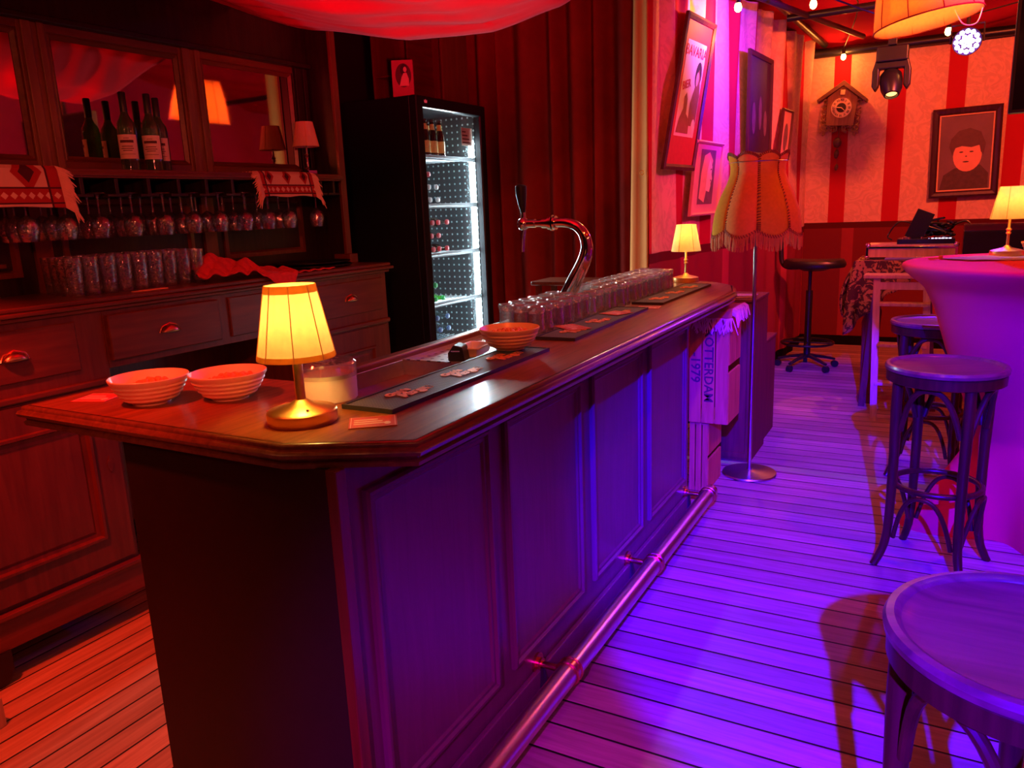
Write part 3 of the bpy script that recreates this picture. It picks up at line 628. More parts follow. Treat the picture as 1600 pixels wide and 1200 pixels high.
for k in range(8):
    a0 = A0 + k * PI / 4
    def pan(u, v):
        a = a0 + u * PI / 4; r, z = prof_at(v); lob = math.sin(PI * u)
        r *= 0.955 + 0.065 * lob
        z += (-0.035 * lob) * max(0, 1 - v * 5) + 0.022 * lob * max(0, (v - 0.85) / 0.15)
        return (r * math.cos(a), r * math.sin(a), z)
    obj('shade_panel', M().grid(pan, 10, 24), [PARCH2, PARCH][k % 2], fl, thick=0.0015)
    for i in range(30):
        z = i / 30; p = pan(0.0, z); p2 = pan(0.04, z + 0.017); q = pan(-0.04 + 0.0, z + 0.034)
        thr.tube([(p[0] * 1.01, p[1] * 1.01, p[2]), (p2[0] * 1.012, p2[1] * 1.012, p2[2])], 0.0028, 4)
        c, s_ = math.cos(-0.03), math.sin(-0.03)
        thr.tube([(p[0] * 1.01, p[1] * 1.01, p[2] + 0.003), (p2[0] * c - p2[1] * s_ * -2.2, p2[1] * c + p2[0] * s_ * 2.2, p2[2])], 0.0024, 4)
    for e in (0, 1):
        for i in range(14):
            p = pan(i / 14, e); p2 = pan((i + 0.7) / 14, e)
            thr.tube([(p[0] * 1.005, p[1] * 1.005, p[2] + 0.006), (p2[0] * 1.01, p2[1] * 1.01, p2[2] - 0.010)], 0.0035, 4)
    for i in range(26):
        u = (i + 0.5) / 26; p = pan(u, 0); w_ = random.uniform(-0.004, 0.004)
        frg.tube([(p[0], p[1], p[2] + 0.004), (p[0] * 1.005 + w_, p[1] * 1.005 + w_, p[2] - 0.035), (p[0] + w_ * 2, p[1] - w_, p[2] - 0.075 - 0.006 * random.random())], [0.0035, 0.0032, 0.002], 4)
obj('lacing', thr, THREAD, fl)
obj('fringe', frg, FRINGE, fl)
obj('shade_ring', M().tube([(0.15 * math.cos(i * PI / 24), 0.15 * math.sin(i * PI / 24), 1.74) for i in range(48)], 0.002, 5, True).cyl((-0.15, 0, 1.74), (0.15, 0, 1.74), 0.002).cyl((0, -0.15, 1.74), (0, 0.15, 1.74), 0.002).cyl((0, 0, 1.6), (0, 0, 1.74), 0.004), STEEL, fl)

# ================================================================== THINGS ON THE BAR
bgl = thing('beer_glass', 'upturned beer glass in the block of glasses on the bar drip tray', 'beer glass', (-1.272, 2.50, 1.0905), 0, 'upturned beer glasses on the bar')
GP = [(0.0335, 0.0), (0.0335, 0.003), (0.0322, 0.03), (0.0290, 0.062), (0.0282, 0.086)]
GI = [(0.0268, 0.086), (0.0270, 0.062), (0.0303, 0.03), (0.0315, 0.0)]
obj('glass', M().lathe(GP + GI, n=24, cap=False, mod=lambda a, z: 1 + 0.018 * math.sin(a * 8) * min(1, z / 0.03)), GLASSB, bgl)
obj('thick_base', M().lathe([(0.0, 0.086), (0.022, 0.087), (0.0285, 0.088), (0.0312, 0.096), (0.0325, 0.104), (0.0310, 0.111), (0.0265, 0.113), (0.022, 0.110), (0.0, 0.109)], n=24, cap=False), GLASSR, bgl)
for i in range(20):
    for j in range(3):
        if i == j == 0: continue
        x = -1.274 - 0.074 * j - 0.004 * (i % 2); y = 2.50 + 0.083 * i + 0.025 * j
        if j >= 1 and 3.01 < y < 3.20: continue
        dup(bgl, (x + random.uniform(-.003, .003), y + random.uniform(-.004, .004), 1.0905), random.random() * 6)

tap = thing('beer_tap', 'curved chrome beer tap column with black handle rising behind the glasses', 'beer tap', (-1.42, 3.105, 1.09))
C = [(-1.452, 1.09), (-1.436, 1.14), (-1.412, 1.19), (-1.383, 1.245), (-1.352, 1.30), (-1.332, 1.35), (-1.328, 1.39), (-1.342, 1.435), (-1.375, 1.468), (-1.42, 1.483), (-1.47, 1.484)]
P3 = [(x + 1.42, 0, z - 1.09) for x, z in C]
def smoothpts(P, n=4):
    P = [Vector(p) for p in P]; o = []
    for i in range(len(P) - 1):
        a, b, c, d = P[max(i - 1, 0)], P[i], P[i + 1], P[min(i + 2, len(P) - 1)]
        for k in range(n):
            t = k / n; o.append(0.5 * ((2 * b) + (c - a) * t + (2 * a - 5 * b + 4 * c - d) * t * t + (3 * b - a - 3 * c + d) * t ** 3))
    o.append(P[-1]); return o
sp = smoothpts(P3, 6); N = len(sp)
obj('column', M().tube(sp, [0.040 - 0.019 * min(1, i / (N * 0.75)) for i in range(N)], 24), CHROME, tap)
obj('base_flange', M().lathe([(0.055, 0), (0.055, 0.006), (0.042, 0.014), (0.038, 0.03)], (-0.032, 0, 0), 32), CHROME, tap)
cp = M()
for (x, r, w_) in ((-0.055, 0.030, 0.010), (-0.068, 0.034, 0.006), (-0.080, 0.029, 0.010), (-0.10, 0.022, 0.03)): cp.cyl((x - w_ / 2, 0, 0.394), (x + w_ / 2, 0, 0.394), r, n=28)
o = obj('coupler', cp, CHROME, tap)
obj('arm', M().cyl((-0.09, 0, 0.394), (-0.155, 0, 0.394), 0.017, 0.015).cyl((-0.150, 0, 0.394), (-0.19, 0, 0.394), 0.019, 0.019), CHROME, tap)
obj('tap_head', M().sphere((-0.208, 0, 0.393), 0.029, 20).cyl((-0.208, 0, 0.41), (-0.208, 0, 0.445), 0.013, 0.009), CHROME, tap)
o = obj('handle', M().tube([(-0.208, 0, 0.440), (-0.211, 0, 0.47), (-0.214, 0, 0.52), (-0.215, 0, 0.555), (-0.214, 0, 0.562)], [0.009, 0.016, 0.024, 0.025, 0.014], 16), BLACK, tap); o['label'] = 'black tap handle'
obj('spout', M().tube([(-0.205, 0, 0.375), (-0.212, 0, 0.34), (-0.218, 0, 0.272)], [0.011, 0.0105, 0.009], 14), CHROME, tap)

# ribbed bowls of snacks
def bowl(loc, label, n, fill, seed):
    random.seed(seed)
    t = thing('snack_bowl', label, 'bowl', loc)
    pr = [(0.0, 0.004), (0.040, 0.004), (0.042, 0.0), (0.046, 0.0), (0.046, 0.006)]
    for i in range(34):
        z = 0.007 + i * 0.0016
        pr.append((0.049 + 0.0475 * math.sqrt((z - 0.006) / 0.060) + (0.0016 * math.sin(2 * PI * z / 0.0115) if z < 0.056 else 0), z))
    pr += [(0.0965, 0.063), (0.0975, 0.069), (0.096, 0.0705), (0.092, 0.062), (0.080, 0.036), (0.055, 0.013), (0.0, 0.009)]
    obj('shell', M().lathe(pr, n=56, cap=False), CERAM, t)
    return t
random.seed(3)
snk = None
def fill_bowl(loc, label, group, n, cx, cy, rr):
    global snk
    for i in range(n):
        a = i * 2.39996; r = rr * math.sqrt((i + 0.5) / n)
        x = cx + r * math.cos(a); y = cy + r * math.sin(a)
        z = 0.046 + 0.012 * (1 - (r / rr) ** 2) + random.uniform(-0.002, 0.003) + 0.012 * ((x * x + y * y) ** .5 / 0.08) ** 3
        p = (loc[0] + x, loc[1] + y, loc[2] + z); ro = (random.random() * 6, random.random() * 6, random.random() * 6)
        if snk is None:
            m = M().sphere((0, 0, 0), 0.0095, 12, (1, 0.85, 0.8))
            m.v = [tuple(Vector(v) * (1 + 0.18 * noise.noise(Vector(v) * 180))) for v in m.v]
            snk = obj('snack_nut', m, SNACK); snk.location = p; tag(snk, label, 'snack', group)
        else:
            c = snk.copy(); COL.objects.link(c); c.location = p; c.rotation_euler = ro; c.scale = (1, 1, 1); s = random.uniform(0.85, 1.15)
            c.scale = (s, s, s); tag(c, label, 'snack', group)
for (x, y, z, lab, sl, gr, n, cx, cy, rr) in (
    (-1.765, 1.265, 1.1, 'ribbed cream snack bowl nearest the left tip of bar, low on nuts', 'coated orange nut in the leftmost snack bowl on bar', 'nuts in the leftmost bowl', 24, 0.010, 0.0, 0.044),
    (-1.600, 1.375, 1.1, 'ribbed cream snack bowl between the leftmost bowl and the brass disc lamp', 'coated orange nut in the bowl nearest the brass disc lamp', 'nuts in the bowl near the lamp', 34, 0.012, 0.0, 0.055),
    (-1.195, 2.155, 1.1125, 'ribbed cream snack bowl standing on rubber mat in the middle of bar', 'coated orange snack in the bowl on the rubber mat', 'snacks in the bowl on the mat', 44, 0.0, 0.0, 0.060)):
    bowl((x, y, z), lab, n, 0, 1)
    fill_bowl((x, y, z), sl, gr, n, cx, cy, rr)

# rubber bar mats with orange lettering
TXT1 = text_mesh('Captain', 0.034, 0.0006, 0.35, 0.0030, space=0.82)
TXT2 = text_mesh('Morgan', 0.046, 0.0006, 0.35, 0.0036, space=0.82)
def bar_mat(x, y, rz, ln, label):
    t = thing('bar_mat', label, 'bar mat', (x, y, 1.1005), rz)
    o = obj('mat', M().box(-0.068, 0.068, -ln / 2 + 0.006, ln / 2 - 0.006, 0, 0.009), RUBBER, t, smooth=0)
    fr = lambda a, b, h: (a, b, h)
    obj('border', M().mould(fr, -0.075, 0.075, -ln / 2, ln / 2, [(0, 0), (0, 0.011), (0.007, 0.011), (0.007, 0.0)], fill=False), RUBE, t, smooth=20)
    for k in (-1, 0, 1):
        R_ = Matrix.Translation((0.0, k * ln * 0.30, 0.0095)) @ Matrix.Rotation(PI / 2, 4, 'Z')
        m = M(); bl = M()
        m.join(TXT1, R_ @ Matrix.Translation((-0.022, 0.020, 0.0012))).join(TXT2, R_ @ Matrix.Translation((0.008, -0.014, 0.0012)))
        o = obj('logo', m, ORANGE, t, smooth=0); o['label'] = 'orange script lettering'
    return t
bar_mat(-1.157, 1.797, 0, 0.83, 'black rubber bar mat with orange lettering beside the brass disc lamp, nearest of three')
bar_mat(-1.163, 2.815, rad(1.5), 0.83, 'middle black rubber bar mat, partly covered by printed coasters')
bar_mat(-1.160, 3.815, 0, 0.84, 'black rubber bar mat with orange lettering next to the small far lamp')

# coasters and flyers
REDCARD = plain('red_card', (0.55, 0.06, 0.04), 0.5, 0, 0.2, 50)
def flyer(loc, rz, wx, wy, label, mat=REDCARD, name='paper_coaster', cat='coaster'):
    t = thing(name, label, cat, loc, rz)
    obj('card', M().box(-wx / 2, wx / 2, -wy / 2, wy / 2, 0, 0.0014), mat, t, smooth=0)
    m = M()
    for k in range(3): m.box(-wx * .40, wx * (.1 + .1 * k), wy * (.15 - .18 * k), wy * (.21 - .18 * k), 0.0014, 0.0018)
    for s_ in (-1, 1): m.box(-wx * .47, wx * .47, s_ * wy * .46 - .0006, s_ * wy * .46 + .0006, 0.0014, 0.0018); m.box(s_ * wx * .46 - .0006, s_ * wx * .46 + .0006, -wy * .47, wy * .47, 0.0014, 0.0018)
    m.sphere((wx * .3, -wy * .2, 0.0014), 0.008, 10, (1, 1.6, 0.06))
    obj('print', m, PAPER, t, smooth=0)
flyer((-1.083, 1.312, 1.1005), rad(38), 0.105, 0.092, 'red printed paper coaster beside the foot of the brass disc lamp')
flyer((-1.345, 1.352, 1.1005), rad(12), 0.12, 0.085, 'red printed flyer mostly hidden behind the brass disc lamp')
flyer((-1.955, 1.245, 1.1005), rad(20), 0.10, 0.09, 'red striped paper coaster left of the leftmost snack bowl')
flyer((-1.185, 2.62, 1.1120), rad(-35), 0.14, 0.085, 'dull printed flyer on the near part of the middle bar mat')
flyer((-1.165, 3.02, 1.1120), rad(-20), 0.10, 0.10, 'dull printed coaster on the far part of the middle bar mat')
flyer((-1.120, 3.30, 1.1005), rad(10), 0.10, 0.09, 'dull printed coaster on bare wood between middle and far mats')

# cake container, napkin tray, black holder
ck = thing('food_container', 'round frosted container with clear lid on the bar behind the brass disc lamp', 'container', (-1.335, 1.452, 1.1))
obj('tub', M().lathe([(0, 0.002), (0.070, 0.0), (0.073, 0.004), (0.074, 0.070), (0.0715, 0.070), (0.070, 0.006), (0, 0.005)], n=40, cap=False), WHITE, ck)
obj('filling', M().lathe([(0.0, 0.064), (0.0710, 0.063)], n=32, cap=False), CERAM, ck)
obj('lid', M().lathe([(0.0755, 0.060), (0.0755, 0.092), (0.070, 0.099), (0.02, 0.1005), (0.02, 0.104), (0.0, 0.104), (0.0, 0.102), (0.018, 0.102), (0.018, 0.0985), (0.069, 0.097), (0.0738, 0.091), (0.0738, 0.060)], n=40, cap=False), GLASS, ck)
nt = thing('white_tray', 'small white tray leaning beside the snack bowl on the drip tray', 'tray', (-1.318, 2.135, 1.0910), rad(8))
obj('dish', M().mould(lambda a, b, h: (a, b, h), -0.045, 0.045, -0.07, 0.07, [(0, 0.03), (0.003, 0.032), (0.008, 0.03), (0.016, 0.003), (0.03, 0.003)]), WHITE, nt, thick=0.002)
bh = thing('black_holder', 'small black wedge shaped holder standing on the perforated drip tray', 'holder', (-1.345, 2.035, 1.0910), rad(15))
obj('wedge', M().prism([(0, 0), (0.055, 0), (0.048, 0.045), (0.020, 0.052), (0.0, 0.025)], -0.03, 0.03, Matrix.Rotation(PI / 2, 4, 'X')), BLACK, bh, bevel=0.004)
obj('clip', M().box(0.012, 0.040, -0.031, -0.030, 0.030, 0.034), CHROME, bh)

# ================================================================== THINGS ON THE BACK BAR
def drape(name, label, cat, s0, s1, fr, drop, mats, rows, group=None):
    t = thing(name, label, cat, BW(-0.25, (s0 + s1) / 2, 1.77), BBR, group); h = (s1 - s0) / 2
    path_ = [(-0.12, 0.004), (0.0, 0.005), (0.030, 0.004), (0.042, -0.008), (0.046, -0.03)] + [(0.047 + 0.003 * i, -0.03 - (drop - 0.03) * i / 6) for i in range(1, 7)]
    def f(u, v):
        q = v * (len(path_) - 1); i = min(int(q), len(path_) - 2); w_ = q - i
        x = path_[i][0] * (1 - w_) + path_[i + 1][0] * w_; z = path_[i][1] * (1 - w_) + path_[i + 1][1] * w_
        return (x + 0.004 * math.sin(u * 19) * v, -h + 2 * h * u, z + 0.003 * math.sin(u * 11) * v)
    obj('woven_field', M().grid(f, 40, 40), mats, t, thick=0.006)
    for e in (0, 1):
        fm = M()
        for i in range(46):
            p = Vector(f(e, i / 46)); sg = 1 if e else -1; L_ = fr * random.uniform(0.8, 1.1)
            fm.tube([p, p + Vector((0.012, sg * L_ * 0.5, -0.006 - 0.3 * L_ * (i / 46))), p + Vector((0.016 * random.random(), sg * L_ * random.uniform(0.6, 1), -L_ * (0.2 + 1.0 * i / 46)))], [0.0045, 0.004, 0.0015], 5)
        o = obj('fringe', fm, WOOL, t); o['label'] = 'pale wool fringe'
    return t
def kilim(name, h, drop):
    m, t, b = NT(name); L = t.links.new; setp(b, rough=0.95, spec=0.1)
    tc = node(t, 'ShaderNodeTexCoord'); sp = node(t, 'ShaderNodeSeparateXYZ'); L(tc.outputs['Object'], sp.inputs[0])
    def mt(op, *a):
        n = node(t, 'ShaderNodeMath', operation=op)
        for i, q in enumerate(a):
            if isinstance(q, (int, float)): n.inputs[i].default_value = q
            else: L(q, n.inputs[i])
        return n.outputs[0]
    y = sp.outputs[1]; z = sp.outputs[2]
    ay = mt('ABSOLUTE', y)
    def mix(f, a, c):
        n = node(t, 'ShaderNodeMix', data_type='RGBA'); L(f, n.inputs['Factor'])
        if isinstance(a, tuple): n.inputs['A'].default_value = a
        else: L(a, n.inputs['A'])
        n.inputs['B'].default_value = c; return n.outputs['Result']
    cream = (0.80, 0.50, 0.36, 1); red = (0.45, 0.03, 0.03, 1); dk = (0.09, 0.02, 0.03, 1); br = (0.8, 0.12, 0.08, 1)
    med = mt('LESS_THAN', mt('ADD', mt('MULTIPLY', mt('PINGPONG', mt('ADD', y, h * 2), h * 0.33), 1.3), mt('ABSOLUTE', mt('ADD', z, 0.018))), h * 0.23)
    c = mix(med, cream, red)
    med2 = mt('LESS_THAN', mt('ADD', mt('MULTIPLY', mt('PINGPONG', mt('ADD', y, h * 2), h * 0.33), 1.3), mt('ABSOLUTE', mt('ADD', z, 0.018))), h * 0.12)
    c = mix(med2, c, dk)
    bz = -drop + 0.014; bt = -drop * 0.52
    band = mt('MULTIPLY', mt('LESS_THAN', z, bt), mt('GREATER_THAN', z, bz))
    sb_ = mt('GREATER_THAN', ay, h * 0.86)
    bd = mt('MAXIMUM', band, sb_); c = mix(bd, c, red)
    zz = (bz + bt) / 2
    dia = mt('LESS_THAN', mt('ADD', mt('PINGPONG', mt('ADD', y, 2.0), 0.016), mt('ABSOLUTE', mt('SUBTRACT', z, zz))), 0.013)
    c = mix(mt('MULTIPLY', dia, band), c, cream)
    for e in (bt, bz): c = mix(mt('LESS_THAN', mt('ABSOLUTE', mt('SUBTRACT', z, e)), 0.003), c, dk)
    c = mix(mt('LESS_THAN', mt('ABSOLUTE', mt('SUBTRACT', ay, h * 0.86)), 0.004), c, dk)
    L(c, b.inputs['Base Color'])
    return m
drape('small_rug', 'small patterned fringed rug draped over the right part of mirror shelf', 'rug', 2.83, 3.18, 0.05, 0.115, kilim('kilim_small', 0.175, 0.115), 0)
drape('small_rug', 'larger patterned fringed rug draped over the left end of mirror shelf', 'rug', 1.20, 1.85, 0.06, 0.145, kilim('kilim_large', 0.325, 0.145), 0)

# towel, tray stack, cloth, card
tw = thing('bar_towel', 'crumpled red checked bar towel hanging over the sideboard edge', 'towel', BW(-0.10, 2.53, CT), BBR)
TOW = plain('red_towel', (0.80, 0.05, 0.07), 0.95, 0, 0.25, 70, 0.4)
def towel(u, v):
    y = -0.22 + 0.46 * u + 0.03 * math.sin(v * 5); x = -0.10 + 0.22 * v + 0.05 * (u - 0.5)
    hgt = 0.012 + 0.085 * math.exp(-((u - 0.22) / 0.20) ** 2) * math.exp(-((v - 0.35) / 0.35) ** 2) + 0.05 * math.exp(-((u - 0.55) / 0.15) ** 2) * math.exp(-((v - 0.5) / 0.3) ** 2)
    hgt += 0.016 * abs(math.sin(u * 14 + v * 6)) + 0.010 * abs(math.sin(u * 23 - v * 11)); z = hgt
    if x > 0.135: z = hgt - (x - 0.135) * 3.0 * max(0, u - 0.45); x = 0.135 + (x - 0.135) * 0.35
    if u > 0.6 and v > 0.55: k_ = (u - 0.6) / 0.4 * (v - 0.55) / 0.45; z = 0.014 - 0.10 * k_ + 0.004 * math.sin(u * 40); x = max(x, 0.146 + 0.008 * k_)
    return (x, y, z)
obj('cloth', M().grid(towel, 60, 36), TOW, tw, thick=0.004, sub=1)
ts = thing('serving_tray', 'round black serving tray lying at the bottom of the pair on sideboard', 'tray', BW(-0.225, 3.16, CT), BBR)
trp = [(0, 0), (0.19, 0), (0.205, 0.012), (0.208, 0.012), (0.193, -0.0), (0.193, 0.003), (0.0, 0.003)]
obj('disc', M().lathe([(0, 0.0), (0.175, 0.0), (0.195, 0.014), (0.199, 0.014), (0.199, 0.011), (0.180, -0.001 + 0.003), (0, 0.004)], n=64, cap=False), BLACK, ts)
dup(ts, BW(-0.230, 3.15, CT + 0.0165), 0, 'round black serving tray stacked on top of the other one on sideboard')
obj('red_cloth', M().grid(lambda u, v: (0.0, 0, 0), 1, 1), TOW) if False else None
rc = thing('folded_cloth', 'flat red patterned cloth strip lying between towel and black trays', 'cloth', BW(-0.02, 2.92, CT), BBR)
obj('strip', M().grid(lambda u, v: (-0.03 + 0.055 * v, -0.17 + 0.32 * u, 0.005 + 0.003 * math.sin(u * 30 + v * 4)), 40, 6), TOW, rc, thick=0.004)
cd = obj('orange_card', M().box(-0.018, 0.018, -0.055, 0.055, 0, 0.004).box(-0.012, 0.010, -0.09, -0.05, 0, 0.003), ORANGE, None, bevel=0.001)
cd.location = BW(-0.03, 2.06, CT + 0.0005); cd.rotation_euler = (0, 0, BBR); tag(cd, 'small orange card lying in front of the tumblers on the sideboard', 'card')
wb = thing('wood_block', 'rough pale wooden block on the floor at the left edge', 'wood block', (-2.565, 1.03, 0), rad(12))
obj('block', M().box(-0.06, 0.06, -0.12, 0.09, 0, 0.10), PALEW, wb, bevel=0.004)

# ================================================================== FRIDGE
FX, FY0, FY1, FZ = -2.70, 3.88, 4.66, 2.21
fg = thing('display_fridge', 'tall black glass-door drinks fridge with white lit interior', 'fridge', (FX, FY0, 0))
FBL = plain('fridge_black', (0.010, 0.011, 0.014), 0.35, 0, 0.1)
def LW(m): return W(m, fg)
cab = M().box(-3.34, FX - 0.05, FY0, FY0 + 0.05, 0.06, FZ).box(-3.34, FX - 0.05, FY1 - 0.05, FY1, 0.06, FZ).box(-3.34, FX - 0.05, FY0 + 0.05, FY1 - 0.05, 2.165, FZ).box(-3.34, FX - 0.05, FY0 + 0.05, FY1 - 0.05, 0.06, 0.16).box(-3.34, -3.30, FY0 + 0.05, FY1 - 0.05, 0.16, 2.165)
obj('cabinet', LW(cab), FBL, fg, bevel=0.004)
LINER_LED_DOTS = dots('liner_painted_led_dots', (0.07, 0.09, 0.10), (0.75, 0.90, 0.95), 24, 0.15, axes=(0, 2), rough=0.25, metal=0.2)  # reflections of the LED strip put into the colour as pale dots
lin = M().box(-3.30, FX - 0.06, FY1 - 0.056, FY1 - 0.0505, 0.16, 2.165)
o = obj('liner', LW(lin), LINER_LED_DOTS, fg, smooth=0); o['label'] = 'grey fridge liner with LED reflections painted as pale dots'
obj('liner_back', LW(M().box(-3.299, -3.294, FY0 + 0.051, FY1 - 0.057, 0.16, 2.165)), plain('liner_back', (0.25, 0.28, 0.3), 0.4), fg, smooth=0)
frd = lambda a, b, h: (FX - 0.045 + h, a, b)
door = obj('door', LW(M().mould(frd, FY0, FY1, 0.08, FZ, [(0, 0), (0, 0.04), (0.006, 0.045), (0.062, 0.045), (0.068, 0.036), (0.068, 0.0)], fill=False)), FBL, fg, smooth=20)
pane = M().box(FX - 0.020, FX - 0.014, FY0 + 0.066, FY1 - 0.066, 0.145, 2.145)
m_ = glassm('door_pane', (0.97, 0.98, 0.98), 0.03, 0.35, 0.02)
obj('glass_pane', LW(pane), m_, door, smooth=0)
cw = M().prism([(-0.012, 0), (0.012, 0), (0.014, 0.016), (0.006, 0.008), (0, 0.020), (-0.006, 0.008), (-0.014, 0.016)], 0, 0.002, Matrix.Translation((FX + 0.0005, 3.975, 2.172)) @ Matrix.Rotation(PI / 2, 4, 'Z') @ Matrix.Rotation(PI / 2, 4, 'X'))
o = obj('crown_badge', LW(cw), emit('red_badge', (0.9, 0.05, 0.08), 0.6), door, smooth=0); o['label'] = 'small red crown badge'
led = M()
o = obj('led_strip', LW(M().box(FX - 0.10, FX - 0.07, FY1 - 0.068, FY1 - 0.057, 0.2, 2.0)), emit('fridge_led', (0.78, 0.95, 1.0), 60), fg, smooth=0); o['label'] = 'glowing white LED strip'
WIRE = plain('wire_shelf', (0.6, 0.66, 0.7), 0.3, 0.6)
SHZ = (1.873, 1.585, 1.285, 0.975, 0.70)
for z in SHZ:
    s_ = M()
    for i in range(14): s_.cyl((-3.28 + i * 0.04, FY0 + 0.055, z), (-3.28 + i * 0.04, FY1 - 0.058, z), 0.0022, n=6)
    for x in (-3.28, FX - 0.065): s_.cyl((x, FY0 + 0.055, z - 0.004), (x, FY1 - 0.058, z - 0.004), 0.004, n=8)
    s_.box(FX - 0.066, FX - 0.062, FY0 + 0.055, FY1 - 0.058, z - 0.012, z + 0.016)
    obj('shelf', LW(s_), WIRE, fg)
st_ = M().box(FX - 0.022, FX - 0.0212, 4.385, 4.515, 1.955, 2.065)
o = obj('sticker', LW(st_), PAPER, door, smooth=0); o['label'] = 'white energy rating sticker'
kk = M()
for i in range(4): kk.box(FX - 0.0212, FX - 0.0209, 4.395 + 0.0 * i, 4.50 - 0.02 * i, 1.97 + 0.022 * i, 1.978 + 0.022 * i)
kk2 = M(); kk2.v = [(x + 0.0085, y, z) for x, y, z in kk.v]; kk2.f = kk.f
obj('sticker_print', LW(kk), INK, o)
light('fridge_glow', 'AREA', (FX - 0.085, FY1 - 0.085, 1.1), (0.75, 0.93, 1), 50, (FX - 0.20, FY0, 1.1), 0.3).data.shape = 'RECTANGLE'
bpy.data.objects['fridge_glow'].data.size = 0.03; bpy.data.objects['fridge_glow'].data.size_y = 1.8
# the rectangle stands upright along the strip and faces the near side of the cabinet
bpy.data.objects['fridge_glow'].rotation_euler = (rad(-90), 0, rad(40))
bpy.data.objects['fridge_glow'].parent = None

def fbottle(x, y, z, lying, glassmat, capcol, labmat, label, group, first={}):
    key = (lying, glassmat.name, capcol, labmat.name if labmat else '')
    # standing: axis z; lying: neck points out of the door (+x)
    rot = (0, PI / 2, 0) if lying else (0, 0, rad(-50))
    if key in first:
        return dup(first[key], (x, y, z), 0, label, group, rot)
    t = thing('drink_bottle', label, 'bottle', (x, y, z), 0, group); t.rotation_euler = rot
    obj('glass_body', M().lathe([(0.0, 0.0), (0.029, 0.0), (0.031, 0.004), (0.031, 0.125), (0.026, 0.148), (0.014, 0.175), (0.0125, 0.215), (0, 0.215)], n=20, cap=False), glassmat, t)
    obj('cap', M().lathe([(0.0, 0.212), (0.0150, 0.212), (0.0165, 0.216), (0.0155, 0.226), (0.0, 0.228)], n=20, cap=False), plain('cap_' + capcol[0], capcol[1], 0.4), t)
    if labmat:
        obj('paper_label', M().lathe([(0.0316, 0.03), (0.0316, 0.10)], n=20, cap=False).lathe([(0.0185, 0.165), (0.0150, 0.178), (0.0140, 0.20)], n=20, cap=False), labmat, t)
    first[key] = t
    return t
YEL = plain('yellow_bottle_label', (0.85, 0.55, 0.16), 0.6, 0, 0.3, 80)
RC = ('red', (0.75, 0.05, 0.07)); WC = ('white', (0.8, 0.85, 0.85)); GC = ('green', (0.05, 0.65, 0.18)); BC = ('blue', (0.12, 0.22, 0.5)); KC = ('black', (0.03, 0.025, 0.02))
for (x, y) in ((-2.805, 4.02), (-2.805, 4.10), (-2.805, 4.18), (-2.805, 4.26), (-2.87, 4.06), (-2.87, 4.14), (-2.87, 4.22)):
    fbottle(x, y, 1.8755, False, DARKG, KC, YEL, 'brown beer bottle with yellow label standing on the top fridge shelf', 'bottles on the top fridge shelf')
BX = FX - 0.075 - 0.228
def lay(pts, g, c, lab, grp):
    for (y, z) in pts: fbottle(BX, y, z, True, g, c, None, lab, grp)
lay([(4.08, 1.776)], DARKG, RC, 'lone red capped bottle lying above the white capped ones in fridge', None)
lay([(4.078, 1.700), (4.160, 1.700), (4.084, 1.624), (4.169, 1.624)], BLUEG, WC, 'white capped bottle lying on the second fridge shelf', 'white capped bottles in the fridge')
lay([(4.092, 1.485), (4.158, 1.485), (4.258, 1.485), (4.076, 1.405), (4.155, 1.405), (4.089, 1.322), (4.154, 1.322), (4.243, 1.322)], DARKG, RC, 'red capped bottle lying on the middle fridge shelf', 'red capped bottles in the fridge')
lay([(4.086, 1.100), (4.080, 1.012), (4.165, 1.012)], GREENG, GC, 'green capped bottle lying on the fourth fridge shelf', 'green capped bottles in the fridge')
lay([(4.086, 0.890), (4.203, 0.890), (4.113, 0.812), (4.209, 0.812), (4.135, 0.737), (4.235, 0.737)], BLUEG, BC, 'clear bottle with blue cap lying on the lowest visible fridge shelf', 'blue capped bottles in the fridge')

# things on top of the fridge
bk = thing('playing_card_tin', 'upright red tin with a picture of a long haired woman on the fridge', 'tin', (-2.822, 3.935, 2.2105), rad(28))
TIN = plain('red_tin', (0.50, 0.05, 0.10), 0.4, 0, 0.1)
obj('box', M().box(-0.062, 0.062, 0, 0.035, 0, 0.205), TIN, bk, bevel=0.002)
def flat(m, pts, y): m.add([(x, y, z) for x, z in pts], [tuple(range(len(pts)))]); return m
def disc(m, cx, cz, rx, rz_, y, n=24, a0=0, a1=2 * PI): return flat(m, [(cx + rx * math.cos(a0 + (a1 - a0) * i / n), cz + rz_ * math.sin(a0 + (a1 - a0) * i / n)) for i in range(n)], y)
obj('picture_ground', disc(M(), 0.005, 0.12, 0.046, 0.066, -0.001), INK, bk, smooth=0)
SKIN = plain('printed_skin', (0.85, 0.48, 0.34), 0.6); HAIRK = plain('printed_dark_hair', (0.03, 0.012, 0.012), 0.6)
obj('picture_hair', disc(M(), 0.010, 0.150, 0.022, 0.032, -0.0014), HAIRK, bk, smooth=0)
obj('picture_woman', flat(disc(M(), 0.016, 0.152, 0.010, 0.015, -0.0018), [(-0.02, 0.062), (0.035, 0.062), (0.036, 0.10), (0.024, 0.135), (0.006, 0.132), (-0.006, 0.11)], -0.0019), SKIN, bk, smooth=0)
cb_ = thing('wall_cabinet', 'dark open wooden cabinet standing on the fridge behind the tin', 'cabinet', (-3.05, 4.30, 2.2105))
obj('box', M().box(-0.27, 0.27, 0, 0.30, 0, 0.012).box(-0.27, 0.27, 0, 0.30, 0.47, 0.485).box(-0.27, -0.255, 0, 0.30, 0.012, 0.47).box(0.255, 0.27, 0, 0.30, 0.012, 0.47).box(-0.255, 0.255, 0.285, 0.30, 0.012, 0.47), MAHOG, cb_, bevel=0.002)
